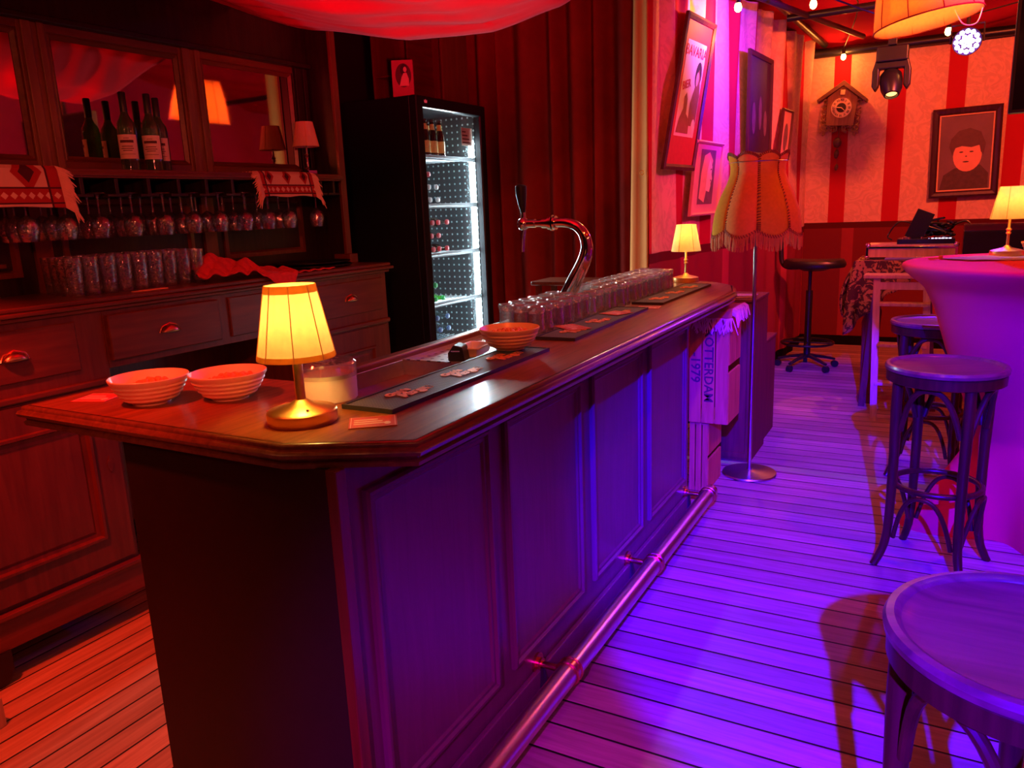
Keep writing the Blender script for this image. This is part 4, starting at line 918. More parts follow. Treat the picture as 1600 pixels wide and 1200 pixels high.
obj('inner_shelf', M().box(-0.255, 0.0, 0.02, 0.285, 0.20, 0.21).box(0.0, 0.012, 0.01, 0.285, 0.012, 0.47), MAHOGH, cb_)
stb = thing('side_table', 'small wooden side table beside the curtain behind the beer tap', 'table', (-1.97, 4.42, 0))
obj('top', M().box(-0.24, 0.20, -0.14, 0.14, 1.085, 1.11), MAHOGH, stb, bevel=0.006)
for (x, y) in ((-0.20, -0.11), (0.16, -0.11), (-0.20, 0.11), (0.16, 0.11)): obj('leg', M().box(x - 0.015, x + 0.015, y - 0.015, y + 0.015, 0, 1.085), MAHOG, stb)
# curtain
def curt(u, v):
    x = -1.62 - 2.0 * u; s = x * 36 + 0.8 * math.sin(x * 9)
    a = 0.048 + 0.022 * (1 - v)
    return (x + 0.012 * math.sin(s * 0.5 + 1), 4.86 + a * math.sin(s) + 0.015 * math.sin(s * 0.37 + v * 2), 3.15 * v)
cu = obj('stage_curtain', M().grid(curt, 420, 24), CURT); tag(cu, 'floor length dark red pleated curtain hanging right of the fridge', 'curtain')
# canopy over the bar
XS = [-3.9, -3.28, -2.6, -2.1, -1.7, -1.39, -1.1, -0.85, -0.6]; ZS = [2.85, 2.618, 2.39, 2.284, 2.27, 2.316, 2.44, 2.60, 2.80]
def cz(x):
    for i in range(len(XS) - 1):
        if x <= XS[i + 1]:
            t = (x - XS[i]) / (XS[i + 1] - XS[i]); t = max(0, t); t2 = t * t * (3 - 2 * t) * 0.4 + t * 0.6; return ZS[i] + (ZS[i + 1] - ZS[i]) * t2
    return ZS[-1]
def canopy(u, v):
    x = -3.9 + 3.3 * u; y = 0.7 + 2.3 * v
    z = cz(x) + 0.22 * (1 - v) ** 1.2 + 0.25 * max(0, 0.15 - v)
    n_ = noise.noise(Vector((x * 0.9 + y * 0.5, y * 3.5, 0.3))) * 0.035 + noise.noise(Vector((x * 1.5 + y * 1.4, y * 9 - x * 2.5, 2.1))) * 0.034
    return (x, y + 0.03 * math.sin(x * 3), z + n_ * (1.0 if v < 0.97 else 0.3))
cn = obj('ceiling_canopy', M().grid(canopy, 150, 110), REDV, thick=0.003); tag(cn, 'sagging red cloth canopy hung under the ceiling above the bar', 'canopy')

# ================================================================== CRATES AND BOXES AT THE END OF THE BAR
def crate(name, label, x0, x1, y0, y1, z0, z1, texts=None):
    t = thing(name, label, 'crate', ((x0 + x1) / 2, (y0 + y1) / 2, z0)); t.rotation_euler = (0, 0, 0)
    w_, d_, h_ = (x1 - x0) / 2, (y1 - y0) / 2, z1 - z0
    n = 3; sw = 2 * w_ / n
    for k in range(n):
        a = -w_ + k * sw
        s_ = obj('slat', M().box(a + 0.003, a + sw - 0.003, -d_ - 0.009, -d_, 0.0, h_ - 0.004 * k), CRATEW, t, bevel=0.0015)
        if texts and texts[k]:
            T, size, zc = texts[k]
            m = M().join(text_mesh(T, size, 0.0004, 0, 0.0012), Matrix.Translation((a + sw / 2, -d_ - 0.0096, zc)) @ Matrix.Rotation(PI / 2, 4, 'X') @ Matrix.Rotation(-PI / 2, 4, 'Z'))
            obj('stencil_lettering', m, INK, s_, smooth=0)
    for z in (0.0, h_ - 0.02): obj('end_board', M().box(-w_, w_, -d_, d_, z, z + 0.02), CRATEW, t, bevel=0.0015)
    obj('side_board', M().box(-w_, -w_ + 0.012, -d_, d_, 0.02, h_ - 0.02).box(w_ - 0.012, w_, -d_, d_, 0.02, h_ * 0.45).box(w_ - 0.012, w_, -d_, d_, h_ * 0.52, h_ - 0.02), CRATEW, t, bevel=0.0015)
    return t
crate('wooden_crate', 'upright wooden crate stencilled ROTTERDAM 1979 standing on a smaller crate at bar end', -1.135, -0.925, 4.00, 4.26, 0.395, 1.005, (('-1979', 0.070, 0.30), ('ROTTERDAM', 0.066, 0.31), None))
crate('wooden_crate', 'lower upright wooden crate standing on the floor under the stencilled crate', -1.135, -1.03, 4.02, 4.30, 0, 0.394)
fc = thing('fringed_cloth', 'orange fringed cloth laid over the top of stencilled crate', 'cloth', (-1.03, 4.13, 1.006))
def fcl(u, v):
    x = -0.115 + 0.235 * u; pth = [(0.12, 0.003), (-0.02, 0.004), (-0.135, 0.003), (-0.146, -0.01), (-0.149, -0.045)]
    q = v * 4; i = min(int(q), 3); w_ = q - i
    return (x, pth[i][0] * (1 - w_) + pth[i + 1][0] * w_, pth[i][1] * (1 - w_) + pth[i + 1][1] * w_ + 0.002 * math.sin(u * 20))
obj('cloth', M().grid(fcl, 20, 20), FRINGE, fc, thick=0.004)
fm = M()
for i in range(60):
    p = Vector(fcl(i / 59, 1)); L_ = random.uniform(0.05, 0.085); a = random.uniform(-0.02, 0.02)
    fm.tube([p, p + Vector((a, -0.010, -L_ * 0.5)), p + Vector((a * 1.8, -0.008 + random.uniform(-.006, .004), -L_))], [0.0035, 0.0032, 0.0018], 5)
obj('front_fringe', fm, WOOL, fc); fm = M()
for i in range(40):
    p = Vector(fcl(1, i / 40 * 0.9)); L_ = random.uniform(0.05, 0.08)
    fm.tube([p, p + Vector((0.02, random.uniform(-.01, .01), -0.012)), p + Vector((0.032, random.uniform(-.02, .02), -L_))], [0.0035, 0.0032, 0.0018], 5)
obj('side_fringe', fm, WOOL, fc)
for (nm, lab, b) in (('wooden_cabinet', 'tall dark wooden box cabinet behind the crates and the floor lamp pole', (-1.26, -0.925, 4.60, 5.0, 0, 0.985)), ('wooden_cabinet', 'low dark wooden box behind the tall cabinet, its lit top showing beside the lamp pole', (-1.22, -0.945, 5.02, 5.42, 0, 0.665))):
    x0, x1, y0, y1, z0, z1 = b
    t = thing(nm, lab, 'cabinet', ((x0 + x1) / 2, y0, 0)); w_ = (x1 - x0) / 2; d_ = y1 - y0
    obj('body', M().box(-w_, w_, 0.008, d_, z0, z1 - 0.018), BOXW, t, bevel=0.003)
    obj('top', M().box(-w_ - 0.006, w_ + 0.006, -0.004, d_ + 0.004, z1 - 0.018, z1), BOXW, t, bevel=0.004)
    obj('front_board', M().mould(lambda a, b_, h: (a, 0.008 - h, b_), -w_ + 0.004, w_ - 0.004, 0.02, z1 - 0.03, [(0, 0), (0, 0.006), (0.03, 0.008), (0.034, 0.003)]), BOXW, t, smooth=20)
fo = thing('folded_scarf', 'small folded violet cloth lying on top of tall cabinet at bar end', 'cloth', (-1.02, 4.68, 0.9855))
obj('folds', M().box(-0.085, 0.075, -0.06, 0.08, 0, 0.008).box(-0.07, 0.085, -0.05, 0.07, 0.008, 0.016), plain('violet_cloth', (0.45, 0.2, 0.4), 0.9), fo, bevel=0.004, seg=3)

# ================================================================== PICTURES ON THE SIDE WALL
def wallthing(name, label, cat, s, z):
    p = P1 + WT * s + WN * 0.045
    return thing(name, label, cat, (p.x, p.y, z), WRZ)
def picture(name, label, cat, s, z, w_, h_, shear, mold, fmat, ground, border=0.0, bmat=None):
    t = wallthing(name, label, cat, s, z)
    fr = lambda a, b, h: (h, a + shear * b, b)
    obj('frame', M().mould(fr, -w_ / 2, w_ / 2, -h_ / 2, h_ / 2, [(0, 0), (0, 0.020), (mold * 0.5, 0.026), (mold, 0.014), (mold, 0.0)], fill=False), fmat, t, smooth=20)
    obj('backing', M().mould(fr, -w_ / 2 + 0.004, w_ / 2 - 0.004, -h_ / 2 + 0.004, h_ / 2 - 0.004, [(0, 0.001), (0, 0.006)]), bmat or ground, t, smooth=0)
    return t, fr
def poly(fr, pts, h): return M().add([fr(a, b, h) for a, b in pts], [tuple(range(len(pts)))])
def ell(cx, cy, rx, ry, n=24, rot=0):
    return [(cx + rx * math.cos(q) * math.cos(rot) - ry * math.sin(q) * math.sin(rot), cy + rx * math.cos(q) * math.sin(rot) + ry * math.sin(q) * math.cos(rot)) for q in [2 * PI * i / n for i in range(n)]]
CREAMP = plain('cream_poster', (0.90, 0.72, 0.62), 0.7, 0, 0.08, 12)
PINKM = plain('pink_mount', (0.75, 0.40, 0.38), 0.7, 0, 0.1, 8)
REDP = plain('poster_red', (0.55, 0.03, 0.04), 0.7)
BROWNP = plain('poster_brown', (0.30, 0.10, 0.05), 0.7, 0, 0.3, 40)
GREYP = plain('portrait_grey', (0.20, 0.12, 0.15), 0.7, 0, 0.4, 18)
t, fr = picture('framed_poster', 'tall leaning framed beer poster with red lettering nearest the cloth edge', 'poster', 0.565, 2.22, 0.54, 0.95, 0.44, 0.035, FRAMEK, CREAMP, bmat=REDP)
o = obj('poster_sheet', poly(fr, [(-0.17, -0.27), (0.17, -0.27), (0.17, 0.32), (-0.17, 0.32)], 0.0075), CREAMP, t, smooth=0)
def ptext(T, size, a, b, rot=0, h=0.009):
    q = text_mesh(T, size, 0.0003, 0, 0.001); c, s_ = math.cos(rot), math.sin(rot); r = M()
    r.v = [fr(a + x * c - y * s_, b + x * s_ + y * c, h + z) for x, y, z in q.v]; r.f = q.f; return r
obj('lettering', ptext('BAVARIA', 0.095, 0.0, 0.255).add(ptext('BIER', 0.075, -0.085, 0.02, 0.2).v, []) if False else ptext('BAVARIA', 0.092, 0.0, 0.255), REDP, o, smooth=0)
obj('lettering', ptext('BIER', 0.072, -0.085, 0.045, 0.25), REDP, o, smooth=0)
obj('drawn_hair', poly(fr, ell(0.095, 0.12, 0.055, 0.085), 0.0085), HAIRK, o, smooth=0)
obj('drawn_figure', poly(fr, [(0.03, -0.20), (0.16, -0.20), (0.165, 0.0), (0.13, 0.11), (0.10, 0.16), (0.075, 0.13), (0.07, 0.05), (0.02, -0.06)], 0.0088), BROWNP, o, smooth=0)
obj('drawn_face', poly(fr, ell(0.085, 0.095, 0.026, 0.045), 0.0092), SKIN, o, smooth=0)
obj('drawn_lion', poly(fr, [(-0.15, -0.25), (0.06, -0.25), (0.05, -0.17), (-0.02, -0.13), (-0.03, -0.04), (-0.06, 0.0), (-0.09, -0.03), (-0.08, -0.10), (-0.13, -0.17)], 0.0090), BROWNP, o, smooth=0)
obj('drawn_emblem', poly(fr, ell(0.125, -0.20, 0.03, 0.045), 0.0094), CREAMP, o, smooth=0)
t, fr = picture('framed_portrait', 'pink mounted portrait of a woman in profile hanging above the far bar lamp', 'picture', 0.905, 1.70, 0.57, 0.49, 0.26, 0.02, PINKM, PINKM)
o = obj('portrait', poly(fr, [(-0.15, -0.17), (0.15, -0.17), (0.15, 0.19), (-0.15, 0.19)], 0.008), GREYP, t, smooth=0)
obj('drawn_hair', poly(fr, [(-0.13, -0.13), (-0.02, -0.16), (0.04, 0.0), (0.10, 0.12), (0.02, 0.175), (-0.08, 0.15), (-0.12, 0.04)], 0.0085), SKIN, o, smooth=0)
obj('drawn_face', poly(fr, [(-0.01, -0.08), (0.07, -0.09), (0.09, -0.05), (0.085, -0.03), (0.11, 0.0), (0.09, 0.03), (0.095, 0.08), (0.04, 0.13), (0.0, 0.06)], 0.0090), CREAMP, o, smooth=0)
obj('drawn_shadow', poly(fr, [(0.075, -0.02), (0.09, -0.015), (0.07, 0.0)], 0.0095).add(poly(fr, [(0.055, 0.055), (0.09, 0.06), (0.07, 0.068)], 0.0095).v, [(0, 1, 2)]), HAIRK, o, smooth=0)
t, fr = picture('framed_picture', 'large dark framed picture in violet light above the fringed lamp shade', 'picture', 2.17, 2.27, 0.68, 0.78, 0.0, 0.035, FRAMEK, GREYP, bmat=plain('dark_canvas', (0.05, 0.02, 0.05), 0.6, 0, 0.4, 14))
for (a, b, rx, ry) in ((-0.16, -0.1, 0.05, 0.12), (0.02, -0.05, 0.045, 0.13), (0.17, -0.12, 0.05, 0.1)): obj('drawn_figure', poly(fr, ell(a, b, rx, ry), 0.0075), GREYP, t, smooth=0)
t, fr = picture('framed_picture', 'small leaning framed picture beside the wall corner, right of the fringed lamp shade', 'picture', 3.02, 2.10, 0.36, 0.44, 0.30, 0.02, FRAMEK, PINKM)
obj('drawn_figure', poly(fr, ell(0.02, -0.02, 0.07, 0.12), 0.0075), GREYP, t, smooth=0)
# eyelet in the cloth hem
ey = obj('eyelet', M().tube([(0, 0.013 * math.cos(i * PI / 8), 0.013 * math.sin(i * PI / 8)) for i in range(16)], 0.003, 6, True), BRASS); ey.location = (-1.60, 4.588, 1.73); ey.rotation_euler = (0, 0, rad(-45)); tag(ey, 'small metal eyelet in the cream cloth edge beside the curtain', 'eyelet')

# ================================================================== BACK WALL: clock and picture
YB = 8.80
ck_ = thing('cuckoo_clock', 'carved brown cuckoo clock with pine cone weights on the striped wall', 'clock', (-0.975, YB, 2.40)); ck_.rotation_euler = (0, rad(4), 0)
CLK = wood('carved_wood', (0.20, 0.07, 0.035), (0.36, 0.15, 0.07), 0.5, 2)
CLKD = wood('clock_roof_wood', (0.09, 0.03, 0.02), (0.17, 0.06, 0.04), 0.5, 0)
def FXZ(m, pts, y0, y1):   # polygon in x,z extruded in y
    n = len(pts); return m.add([(x, y0, z) for x, z in pts] + [(x, y1, z) for x, z in pts], [tuple(range(n)), tuple(range(n, 2 * n))[::-1]] + [(i, (i + 1) % n, n + (i + 1) % n, n + i) for i in range(n)])
obj('case', FXZ(M(), [(-0.13, -0.17), (0.13, -0.17), (0.14, 0.10), (0, 0.21), (-0.14, 0.10)], -0.05, 0.02), CLK, ck_, bevel=0.004)
obj('roof', FXZ(M(), [(-0.235, 0.075), (0, 0.255), (0.235, 0.075), (0.225, 0.045), (0, 0.205), (-0.225, 0.045)], -0.09, 0.02), CLKD, ck_, bevel=0.004)
cv = M()
for sx in (-1, 1):
    for k in range(7):
        z = 0.06 - 0.05 * k; r = 0.026
        cv.tube([(sx * (0.155 + 0.022 * math.cos(a * 1.0 + k) * 1) + 0.0, -0.03, z + 0.022 * math.sin(a + k)) for a in [i * PI / 5 for i in range(9)]], 0.0085, 5)
    for k in range(4): cv.tube([(sx * (0.04 + 0.03 * k) + 0.018 * math.cos(a), -0.035, -0.19 - 0.012 * (k % 2) + 0.02 * math.sin(a)) for a in [i * PI / 5 for i in range(9)]], 0.008, 5)
    FXZ(cv, [(sx * 0.12, -0.15), (sx * 0.18, -0.19), (sx * 0.15, -0.26), (sx * 0.11, -0.22)], -0.03, 0.015)
    FXZ(cv, [(sx * 0.02, -0.16), (sx * 0.07, -0.24), (sx * 0.02, -0.22)], -0.03, 0.015)
obj('carving', cv, CLK, ck_)
obj('bird_house', M().box(-0.022, 0.022, -0.085, -0.05, 0.12, 0.165), PALEW, ck_, bevel=0.002)
DIAL = plain('clock_dial', (0.75, 0.48, 0.34), 0.5)
fc_ = obj('dial', FXZ(M(), [(0.095 * math.cos(i * PI / 16), 0.095 * math.sin(i * PI / 16)) for i in range(32)], -0.062, -0.05), DIAL, ck_, smooth=0)
nm = M(); FXZ(nm, [(0.045 * math.cos(i * PI / 12), 0.045 * math.sin(i * PI / 12)) for i in range(24)], -0.064, -0.062)
for i, T in enumerate(('XII', 'I', 'II', 'III', 'IIII', 'V', 'VI', 'VII', 'VIII', 'IX', 'X', 'XI')):
    a = PI / 2 - i * PI / 6
    nm.join(text_mesh(T, 0.030, 0.0003, 0, 0.0006), Matrix.Translation((0.073 * math.cos(a), -0.0635, 0.073 * math.sin(a))) @ Matrix.Rotation(PI / 2, 4, 'X') @ Matrix.Rotation(a - PI / 2, 4, 'Z'))
obj('numerals', nm, HAIRK, fc_, smooth=0)
obj('clock_hand', M().tube([(0, -0.068, 0), (-0.075, -0.068, 0.004)], [0.005, 0.003], 6), DIAL, fc_)
obj('clock_hand', M().tube([(0, -0.068, 0), (0.035, -0.068, -0.028)], [0.005, 0.003], 6), DIAL, fc_)
for (x, z) in ((-0.005, -0.33), (0.0, -0.44), (0.015, -0.57)):
    r = (0.042, 0.024, 0.018)[[-0.33, -0.44, -0.57].index(z)]
    obj('pine_cone_weight', M().sphere((x, -0.01, z), r, 14, (1, 0.6, 1.2 if r > .03 else 1.9)).cyl((x, -0.01, z + r), (x * 0.6, -0.02, -0.17), 0.0018, n=5), CLKD, ck_)
pc = thing('framed_painting', 'large dark framed painting of a child-like head on the striped back wall', 'painting', (0.13, YB, 1.90)); pc.rotation_euler = (0, rad(-1), 0)
fr = lambda a, b, h: (a, -h, b)
FWM = wood('dark_picture_frame', (0.030, 0.008, 0.020), (0.07, 0.02, 0.04), 0.35, 2)
obj('frame', M().mould(fr, -0.285, 0.285, -0.41, 0.41, [(0, 0), (0, 0.04), (0.02, 0.05), (0.045, 0.042), (0.06, 0.028), (0.06, 0.0)], fill=False), FWM, pc, smooth=20)
obj('slip', M().mould(fr, -0.225, 0.225, -0.35, 0.35, [(0, 0.0), (0, 0.028), (0.012, 0.026), (0.012, 0.0)], fill=False), GOLDF, pc, smooth=20)
CANV = plain('canvas_dusk', (0.16, 0.08, 0.11), 0.6, 0, 0.5, 4)
cvn = obj('canvas', M().mould(fr, -0.215, 0.215, -0.34, 0.34, [(0, 0), (0, 0.012)]), CANV, pc, smooth=0)
# generic stand-in portrait: plain simplified head and shoulders
obj('painted_coat', poly(fr, [(-0.20, -0.335), (0.20, -0.335), (0.20, -0.20), (0.13, -0.12), (-0.08, -0.14), (-0.17, -0.20)], 0.0128), plain('painted_coat', (0.07, 0.025, 0.03), 0.6, 0, 0.5, 30), cvn, smooth=0)
obj('painted_face', poly(fr, ell(0.02, -0.03, 0.118, 0.145), 0.0134), plain('painted_face', (0.80, 0.34, 0.22), 0.6, 0, 0.12, 8), cvn, smooth=0)
obj('painted_hair', poly(fr, [(-0.105, -0.02), (-0.135, 0.06), (-0.12, 0.13), (-0.06, 0.20), (0.03, 0.22), (0.12, 0.18), (0.165, 0.07), (0.15, -0.03), (0.128, 0.0), (0.115, 0.06), (0.05, 0.045), (-0.03, 0.06), (-0.085, 0.045)], 0.0140), plain('painted_hair', (0.10, 0.03, 0.04), 0.6, 0, 0.3, 30), cvn, smooth=0)
ft = M()
for sx in (-1, 1): ft.add(poly(fr, ell(0.01 + sx * 0.042, 0.01, 0.016, 0.006), 0.0145).v, [tuple(range(24))])
ft2 = M()
k = 0
for (cx, cy, rx, ry) in ((-0.032, 0.005, 0.017, 0.006), (0.052, 0.005, 0.017, 0.006), (0.01, -0.035, 0.008, 0.005), (0.01, -0.085, 0.026, 0.006)):
    p_ = [fr(a, b, 0.0145) for a, b in ell(cx, cy, rx, ry, 16)]; ft2.add(p_, [tuple(range(16))])
obj('painted_features', ft2, HAIRK, cvn, smooth=0)

# ================================================================== CEILING FIXTURES
mh = thing('moving_head_light', 'black moving head stage light hanging from the beam above striped wall', 'stage light', (-0.433, 7.0, 2.66))
obj('base', M().box(-0.11, 0.11, -0.08, 0.08, -0.13, -0.02), BLACK, mh, bevel=0.01)
obj('clamp', M().box(-0.03, 0.03, -0.115, -0.03, -0.02, 0.24).box(-0.03, 0.03, -0.14, -0.06, 0.235, 0.31), BLACK, mh, bevel=0.004)
obj('yoke', M().prism([(-0.135, -0.06), (-0.11, 0.03), (0.11, 0.03), (0.135, -0.06), (0.135, -0.17), (0.11, -0.21), (0.085, -0.17), (0.085, -0.05), (-0.085, -0.05), (-0.085, -0.17), (-0.11, -0.21), (-0.135, -0.17)], -0.045, 0.045, Matrix.Translation((0, 0, -0.13)) @ Matrix.Rotation(PI / 2, 4, 'X')), BLACK, mh, bevel=0.012)
hd = M().lathe([(0.0, 0.10), (0.05, 0.09), (0.078, 0.05), (0.082, 0.0), (0.075, -0.07), (0.055, -0.12), (0.045, -0.125), (0.042, -0.10), (0, -0.10)], n=28, cap=False)
R_ = Matrix.Translation((0.0, -0.01, -0.27)) @ Matrix.Rotation(rad(-28), 4, 'X') @ Matrix.Rotation(rad(-6), 4, 'Y')
hh = M().join(hd, R_); h_ = obj('head', hh, BLACK, mh)
o = obj('lens', M().join(M().lathe([(0.0, -0.106), (0.040, -0.104)], n=24, cap=False), R_), emit('moving_lens', (1, 0.42, 0.12), 3.5), h_); o['label'] = 'glowing amber lens'
light('moving_head_beam', 'SPOT', (-0.433, 6.91, 2.26), (1, 0.22, 0.02), 60, (-0.70, 6.1, 0), 0.01, 16, 0.1)

lp_ = thing('led_par_light', 'round LED par light glowing blue white below the roof beam', 'stage light', (0.053, 6.6, 2.555))
PR = Matrix.Rotation(rad(-72), 4, 'X')
obj('housing', M().join(M().lathe([(0.0, 0.13), (0.06, 0.12), (0.085, 0.08), (0.092, 0.0), (0.088, -0.01), (0.086, 0.0), (0, 0.004)], n=32, cap=False), Matrix.Rotation(rad(-76), 4, 'X') @ Matrix.Scale(1, 4)), BLACK, lp_)
obj('bracket', M().tube([(-0.10, 0.05, 0), (-0.10, 0.06, 0.12), (0.10, 0.06, 0.12), (0.10, 0.05, 0)], 0.008, 6).tube([(0, 0.06, 0.12), (0, 0.10, 0.24), (0, 0.30, 0.36)], 0.012, 8), BLACK, lp_)
LEDM = emit('blue_white_led', (0.55, 0.50, 1.0), 14)
n_ = 0
FM_ = Matrix.Rotation(rad(-76), 4, 'X')
for ring, cnt in ((0.0, 1), (0.032, 6), (0.066, 12)):
    for i in range(cnt):
        a = 2 * PI * i / max(1, cnt)
        m = M().join(M().sphere((ring * math.cos(a), ring * math.sin(a), -0.003), 0.0155, 12, (1, 1, 0.45)), FM_)
        obj('led_lens', m, LEDM, lp_)
light('led_par_glow', 'POINT', (0.053, 6.50, 2.50), (0.18, 0.02, 1), 6, size=0.08)

def bulb(loc, label, power, col=(1, 0.25, 0.04)):
    t = thing('festoon_bulb', label, 'light bulb', loc, 0, 'festoon bulbs under the roof')
    obj('socket', M().lathe([(0.0, 0.055), (0.014, 0.055), (0.016, 0.0), (0.0, 0.0)], (0, 0, 0.015), 16, cap=False), BLACK, t)
    obj('glass_globe', M().lathe([(0.012, 0.022), (0.020, 0.008), (0.024, -0.010), (0.020, -0.028), (0.008, -0.038), (0, -0.039)], n=20, cap=False), emit('bulb_glow', (1, 0.55, 0.16), 22) if 'outside' not in label else emit('added_glint_bulb', (1, 0.24, 0.08), 200), t)
    if power:
        L_ = light('bulb_light', 'POINT', (0, 0, -0.045), col, power, size=0.025); L_.parent = t
for loc, lab, pw_ in (((-1.265, 5.50, 2.77), 'bright festoon bulb right at the top of the poster cloth wall', 30),
                      ((-0.878, 6.0, 2.825), 'festoon bulb glowing at the top edge of the photo left of the pendant shade', 3),
                      ((-0.965, 8.62, 2.865), 'festoon bulb on the back wall beam above the cuckoo clock', 9),
                      ((-0.07, 7.0, 2.71), 'festoon bulb between pendant shade and the blue LED par light', 2)): bulb(loc, lab, pw_)
for i, (x, y, z) in enumerate(((-2.3, -0.9, 2.95), (-1.2, -0.7, 2.9), (-0.2, -0.5, 2.85), (0.8, -0.2, 2.9), (1.6, 1.2, 2.9), (1.9, 2.6, 2.9), (1.7, 4.2, 2.9), (0.9, 1.0, 2.95))):  # extra bulbs added out of view so the glasses catch glints
    bulb((x, y, z), 'unseen festoon bulb added outside the view for glints in the glasses', 0)
cbm = M().tube(smoothpts([(-1.265, 5.50, 2.84), (-1.05, 5.8, 2.86), (-0.878, 6.0, 2.895), (-0.7, 7.0, 3.0), (-0.965, 8.62, 2.94)], 6), 0.006, 6).tube(smoothpts([(-0.878, 6.0, 2.895), (-0.4, 6.6, 2.76), (-0.07, 7.0, 2.78), (0.8, 7.2, 2.95)], 6), 0.006, 6)
cbo = obj('festoon_cable', cbm, BLACK); tag(cbo, 'thin black cable carrying the festoon bulbs under the roof', 'cable')
tr_ = obj('lighting_truss', M().cyl((-1.2, 6.9, 2.93), (2.6, 6.9, 2.96), 0.028).cyl((-1.28, 5.95, 2.93), (-0.75, 8.1, 2.93), 0.022), BLACK); tag(tr_, 'black lighting bar under the red tent roof holding the stage lights', 'lighting bar')

pn_ = thing('pendant_lamp', 'large glowing orange cloth pendant shade hanging at the top edge', 'lamp', (-0.152, 5.0, 2.435)); pn_.rotation_euler = (0, rad(-9), 0)
obj('lamp_shade', M().lathe([(0.262, 0.0), (0.255, 0.05), (0.235, 0.16), (0.205, 0.28), (0.18, 0.36)], n=64, cap=False, mod=lambda a, z: 1 - 0.02 * abs(math.sin(a * 5))), PENDM, pn_, thick=0.002)
pt = M().tube([(0.263 * math.cos(i * PI / 32), 0.263 * math.sin(i * PI / 32), 0.0) for i in range(64)], 0.004, 6, True)
for k in range(10):
    a = k * PI / 5; pt.tube([(r * math.cos(a), r * math.sin(a), z) for r, z in ((0.262, 0.0), (0.256, 0.05), (0.236, 0.16), (0.206, 0.28), (0.181, 0.36))], 0.003, 5)
obj('seam', pt, THREAD, pn_)
obj('cord', M().cyl((0, 0, 0.2), (0, 0, 1.0), 0.006).tube(smoothpts([(0.255, 0.03, 0.0), (0.22, 0.02, -0.07), (0.16, 0.0, -0.06), (0.13, 0, 0.02)], 6), 0.003, 5), WHITE, pn_)
obj('bulb', M().sphere((0, 0, 0.17), 0.035, 16), emit('pendant_bulb', (1, 0.5, 0.15), 12), pn_)
L_ = light('pendant_light', 'POINT', (0, 0, 0.12), (1, 0.20, 0.03), 22, size=0.04); L_.parent = pn_

tv = thing('wall_screen', 'black flat screen seen edge on at the right edge of the photo', 'screen', (0.212, 4.2, 1.87)); tv.rotation_euler = (0, 0, rad(-3))
obj('housing', M().box(0, 1.05, 0, 0.055, 0, 0.64), BLACK, tv, bevel=0.006)
obj('panel', M().box(0.015, 1.035, -0.001, 0.0, 0.015, 0.625), plain('screen_glass', (0.01, 0.01, 0.012), 0.08), tv, smooth=0)
obj('mount', M().cyl((0.5, 0.08, 0.3), (0.5, 0.08, 1.3), 0.02), BLACK, tv)

# ================================================================== BENTWOOD BAR STOOLS
SHt = 0.87
def make_stool(label, loc, rz):
    t = thing('bar_stool', label, 'bar stool', loc, rz, 'bentwood bar stools')
    obj('seat', M().lathe([(0, SHt - 0.020), (0.17, SHt - 0.018), (0.196, SHt - 0.010), (0.200, SHt - 0.004), (0.208, SHt), (0.220, SHt - 0.002), (0.225, SHt - 0.012), (0.223, SHt - 0.024), (0.21, SHt - 0.028), (0, SHt - 0.028)], n=72, cap=False), SEATW, t)
    obj('apron', M().lathe([(0.214, SHt - 0.026), (0.218, SHt - 0.030), (0.217, SHt - 0.068), (0.210, SHt - 0.072), (0.196, SHt - 0.070), (0.196, SHt - 0.026)], n=64, cap=False), BENTW, t)
    for k in range(4):
        a = k * PI / 2; c, s_ = math.cos(a), math.sin(a)
        rr = [(0.188, SHt - 0.03, 0.021), (0.190, 0.70, 0.021), (0.186, 0.50, 0.020), (0.187, 0.30, 0.0185), (0.192, 0.16, 0.0175), (0.206, 0.08, 0.0165), (0.232, 0.02, 0.0155), (0.243, 0.0, 0.0155)]
        P = smoothpts([(r * c, r * s_, z) for r, z, w_ in rr], 4); n = len(P)
        R_ = [rr[min(i // 4, 7)][2] for i in range(n)]
        obj('leg', M().tube(P, R_, 14), BENTW, t)
        # arched brace between this leg and the next, under the seat
        def arch(r, zf, zt, e0, wide, up=True):
            pts = []
            for i in range(21):
                u = i / 20; b = a + (0.10 + (PI / 2 - 0.20) * u); h = 1 - abs(2 * u - 1) ** 2.6
                pts.append((r * math.cos(b), r * math.sin(b), zf + (zt - zf) * h))
            return pts
        pts = arch(0.176, 0.60, SHt - 0.083, 0, 0)
        obj('seat_brace', M().tube(pts, 0.0115, 10), BENTW, t)
        pts = arch(0.176, 0.13, 0.335, 0, 0)
        obj('lower_brace', M().tube(pts, 0.0095, 10), BENTW, t)
    obj('foot_ring', M().tube([(0.166 * math.cos(i * PI / 28), 0.166 * math.sin(i * PI / 28), 0.357) for i in range(56)], 0.0125, 12, True), BENTW, t)
    return t
s0 = make_stool('bentwood bar stool in the right foreground, cut off by the corner of photo', (0.180, 1.350, 0), rad(0))
dup(s0, (0.050, 3.545, 0), rad(28), 'bentwood bar stool standing whole in front of the pink covered high table')
dup(s0, (0.0, 4.80, 0), rad(40), 'bentwood bar stool furthest back, half hidden behind the high table cover')

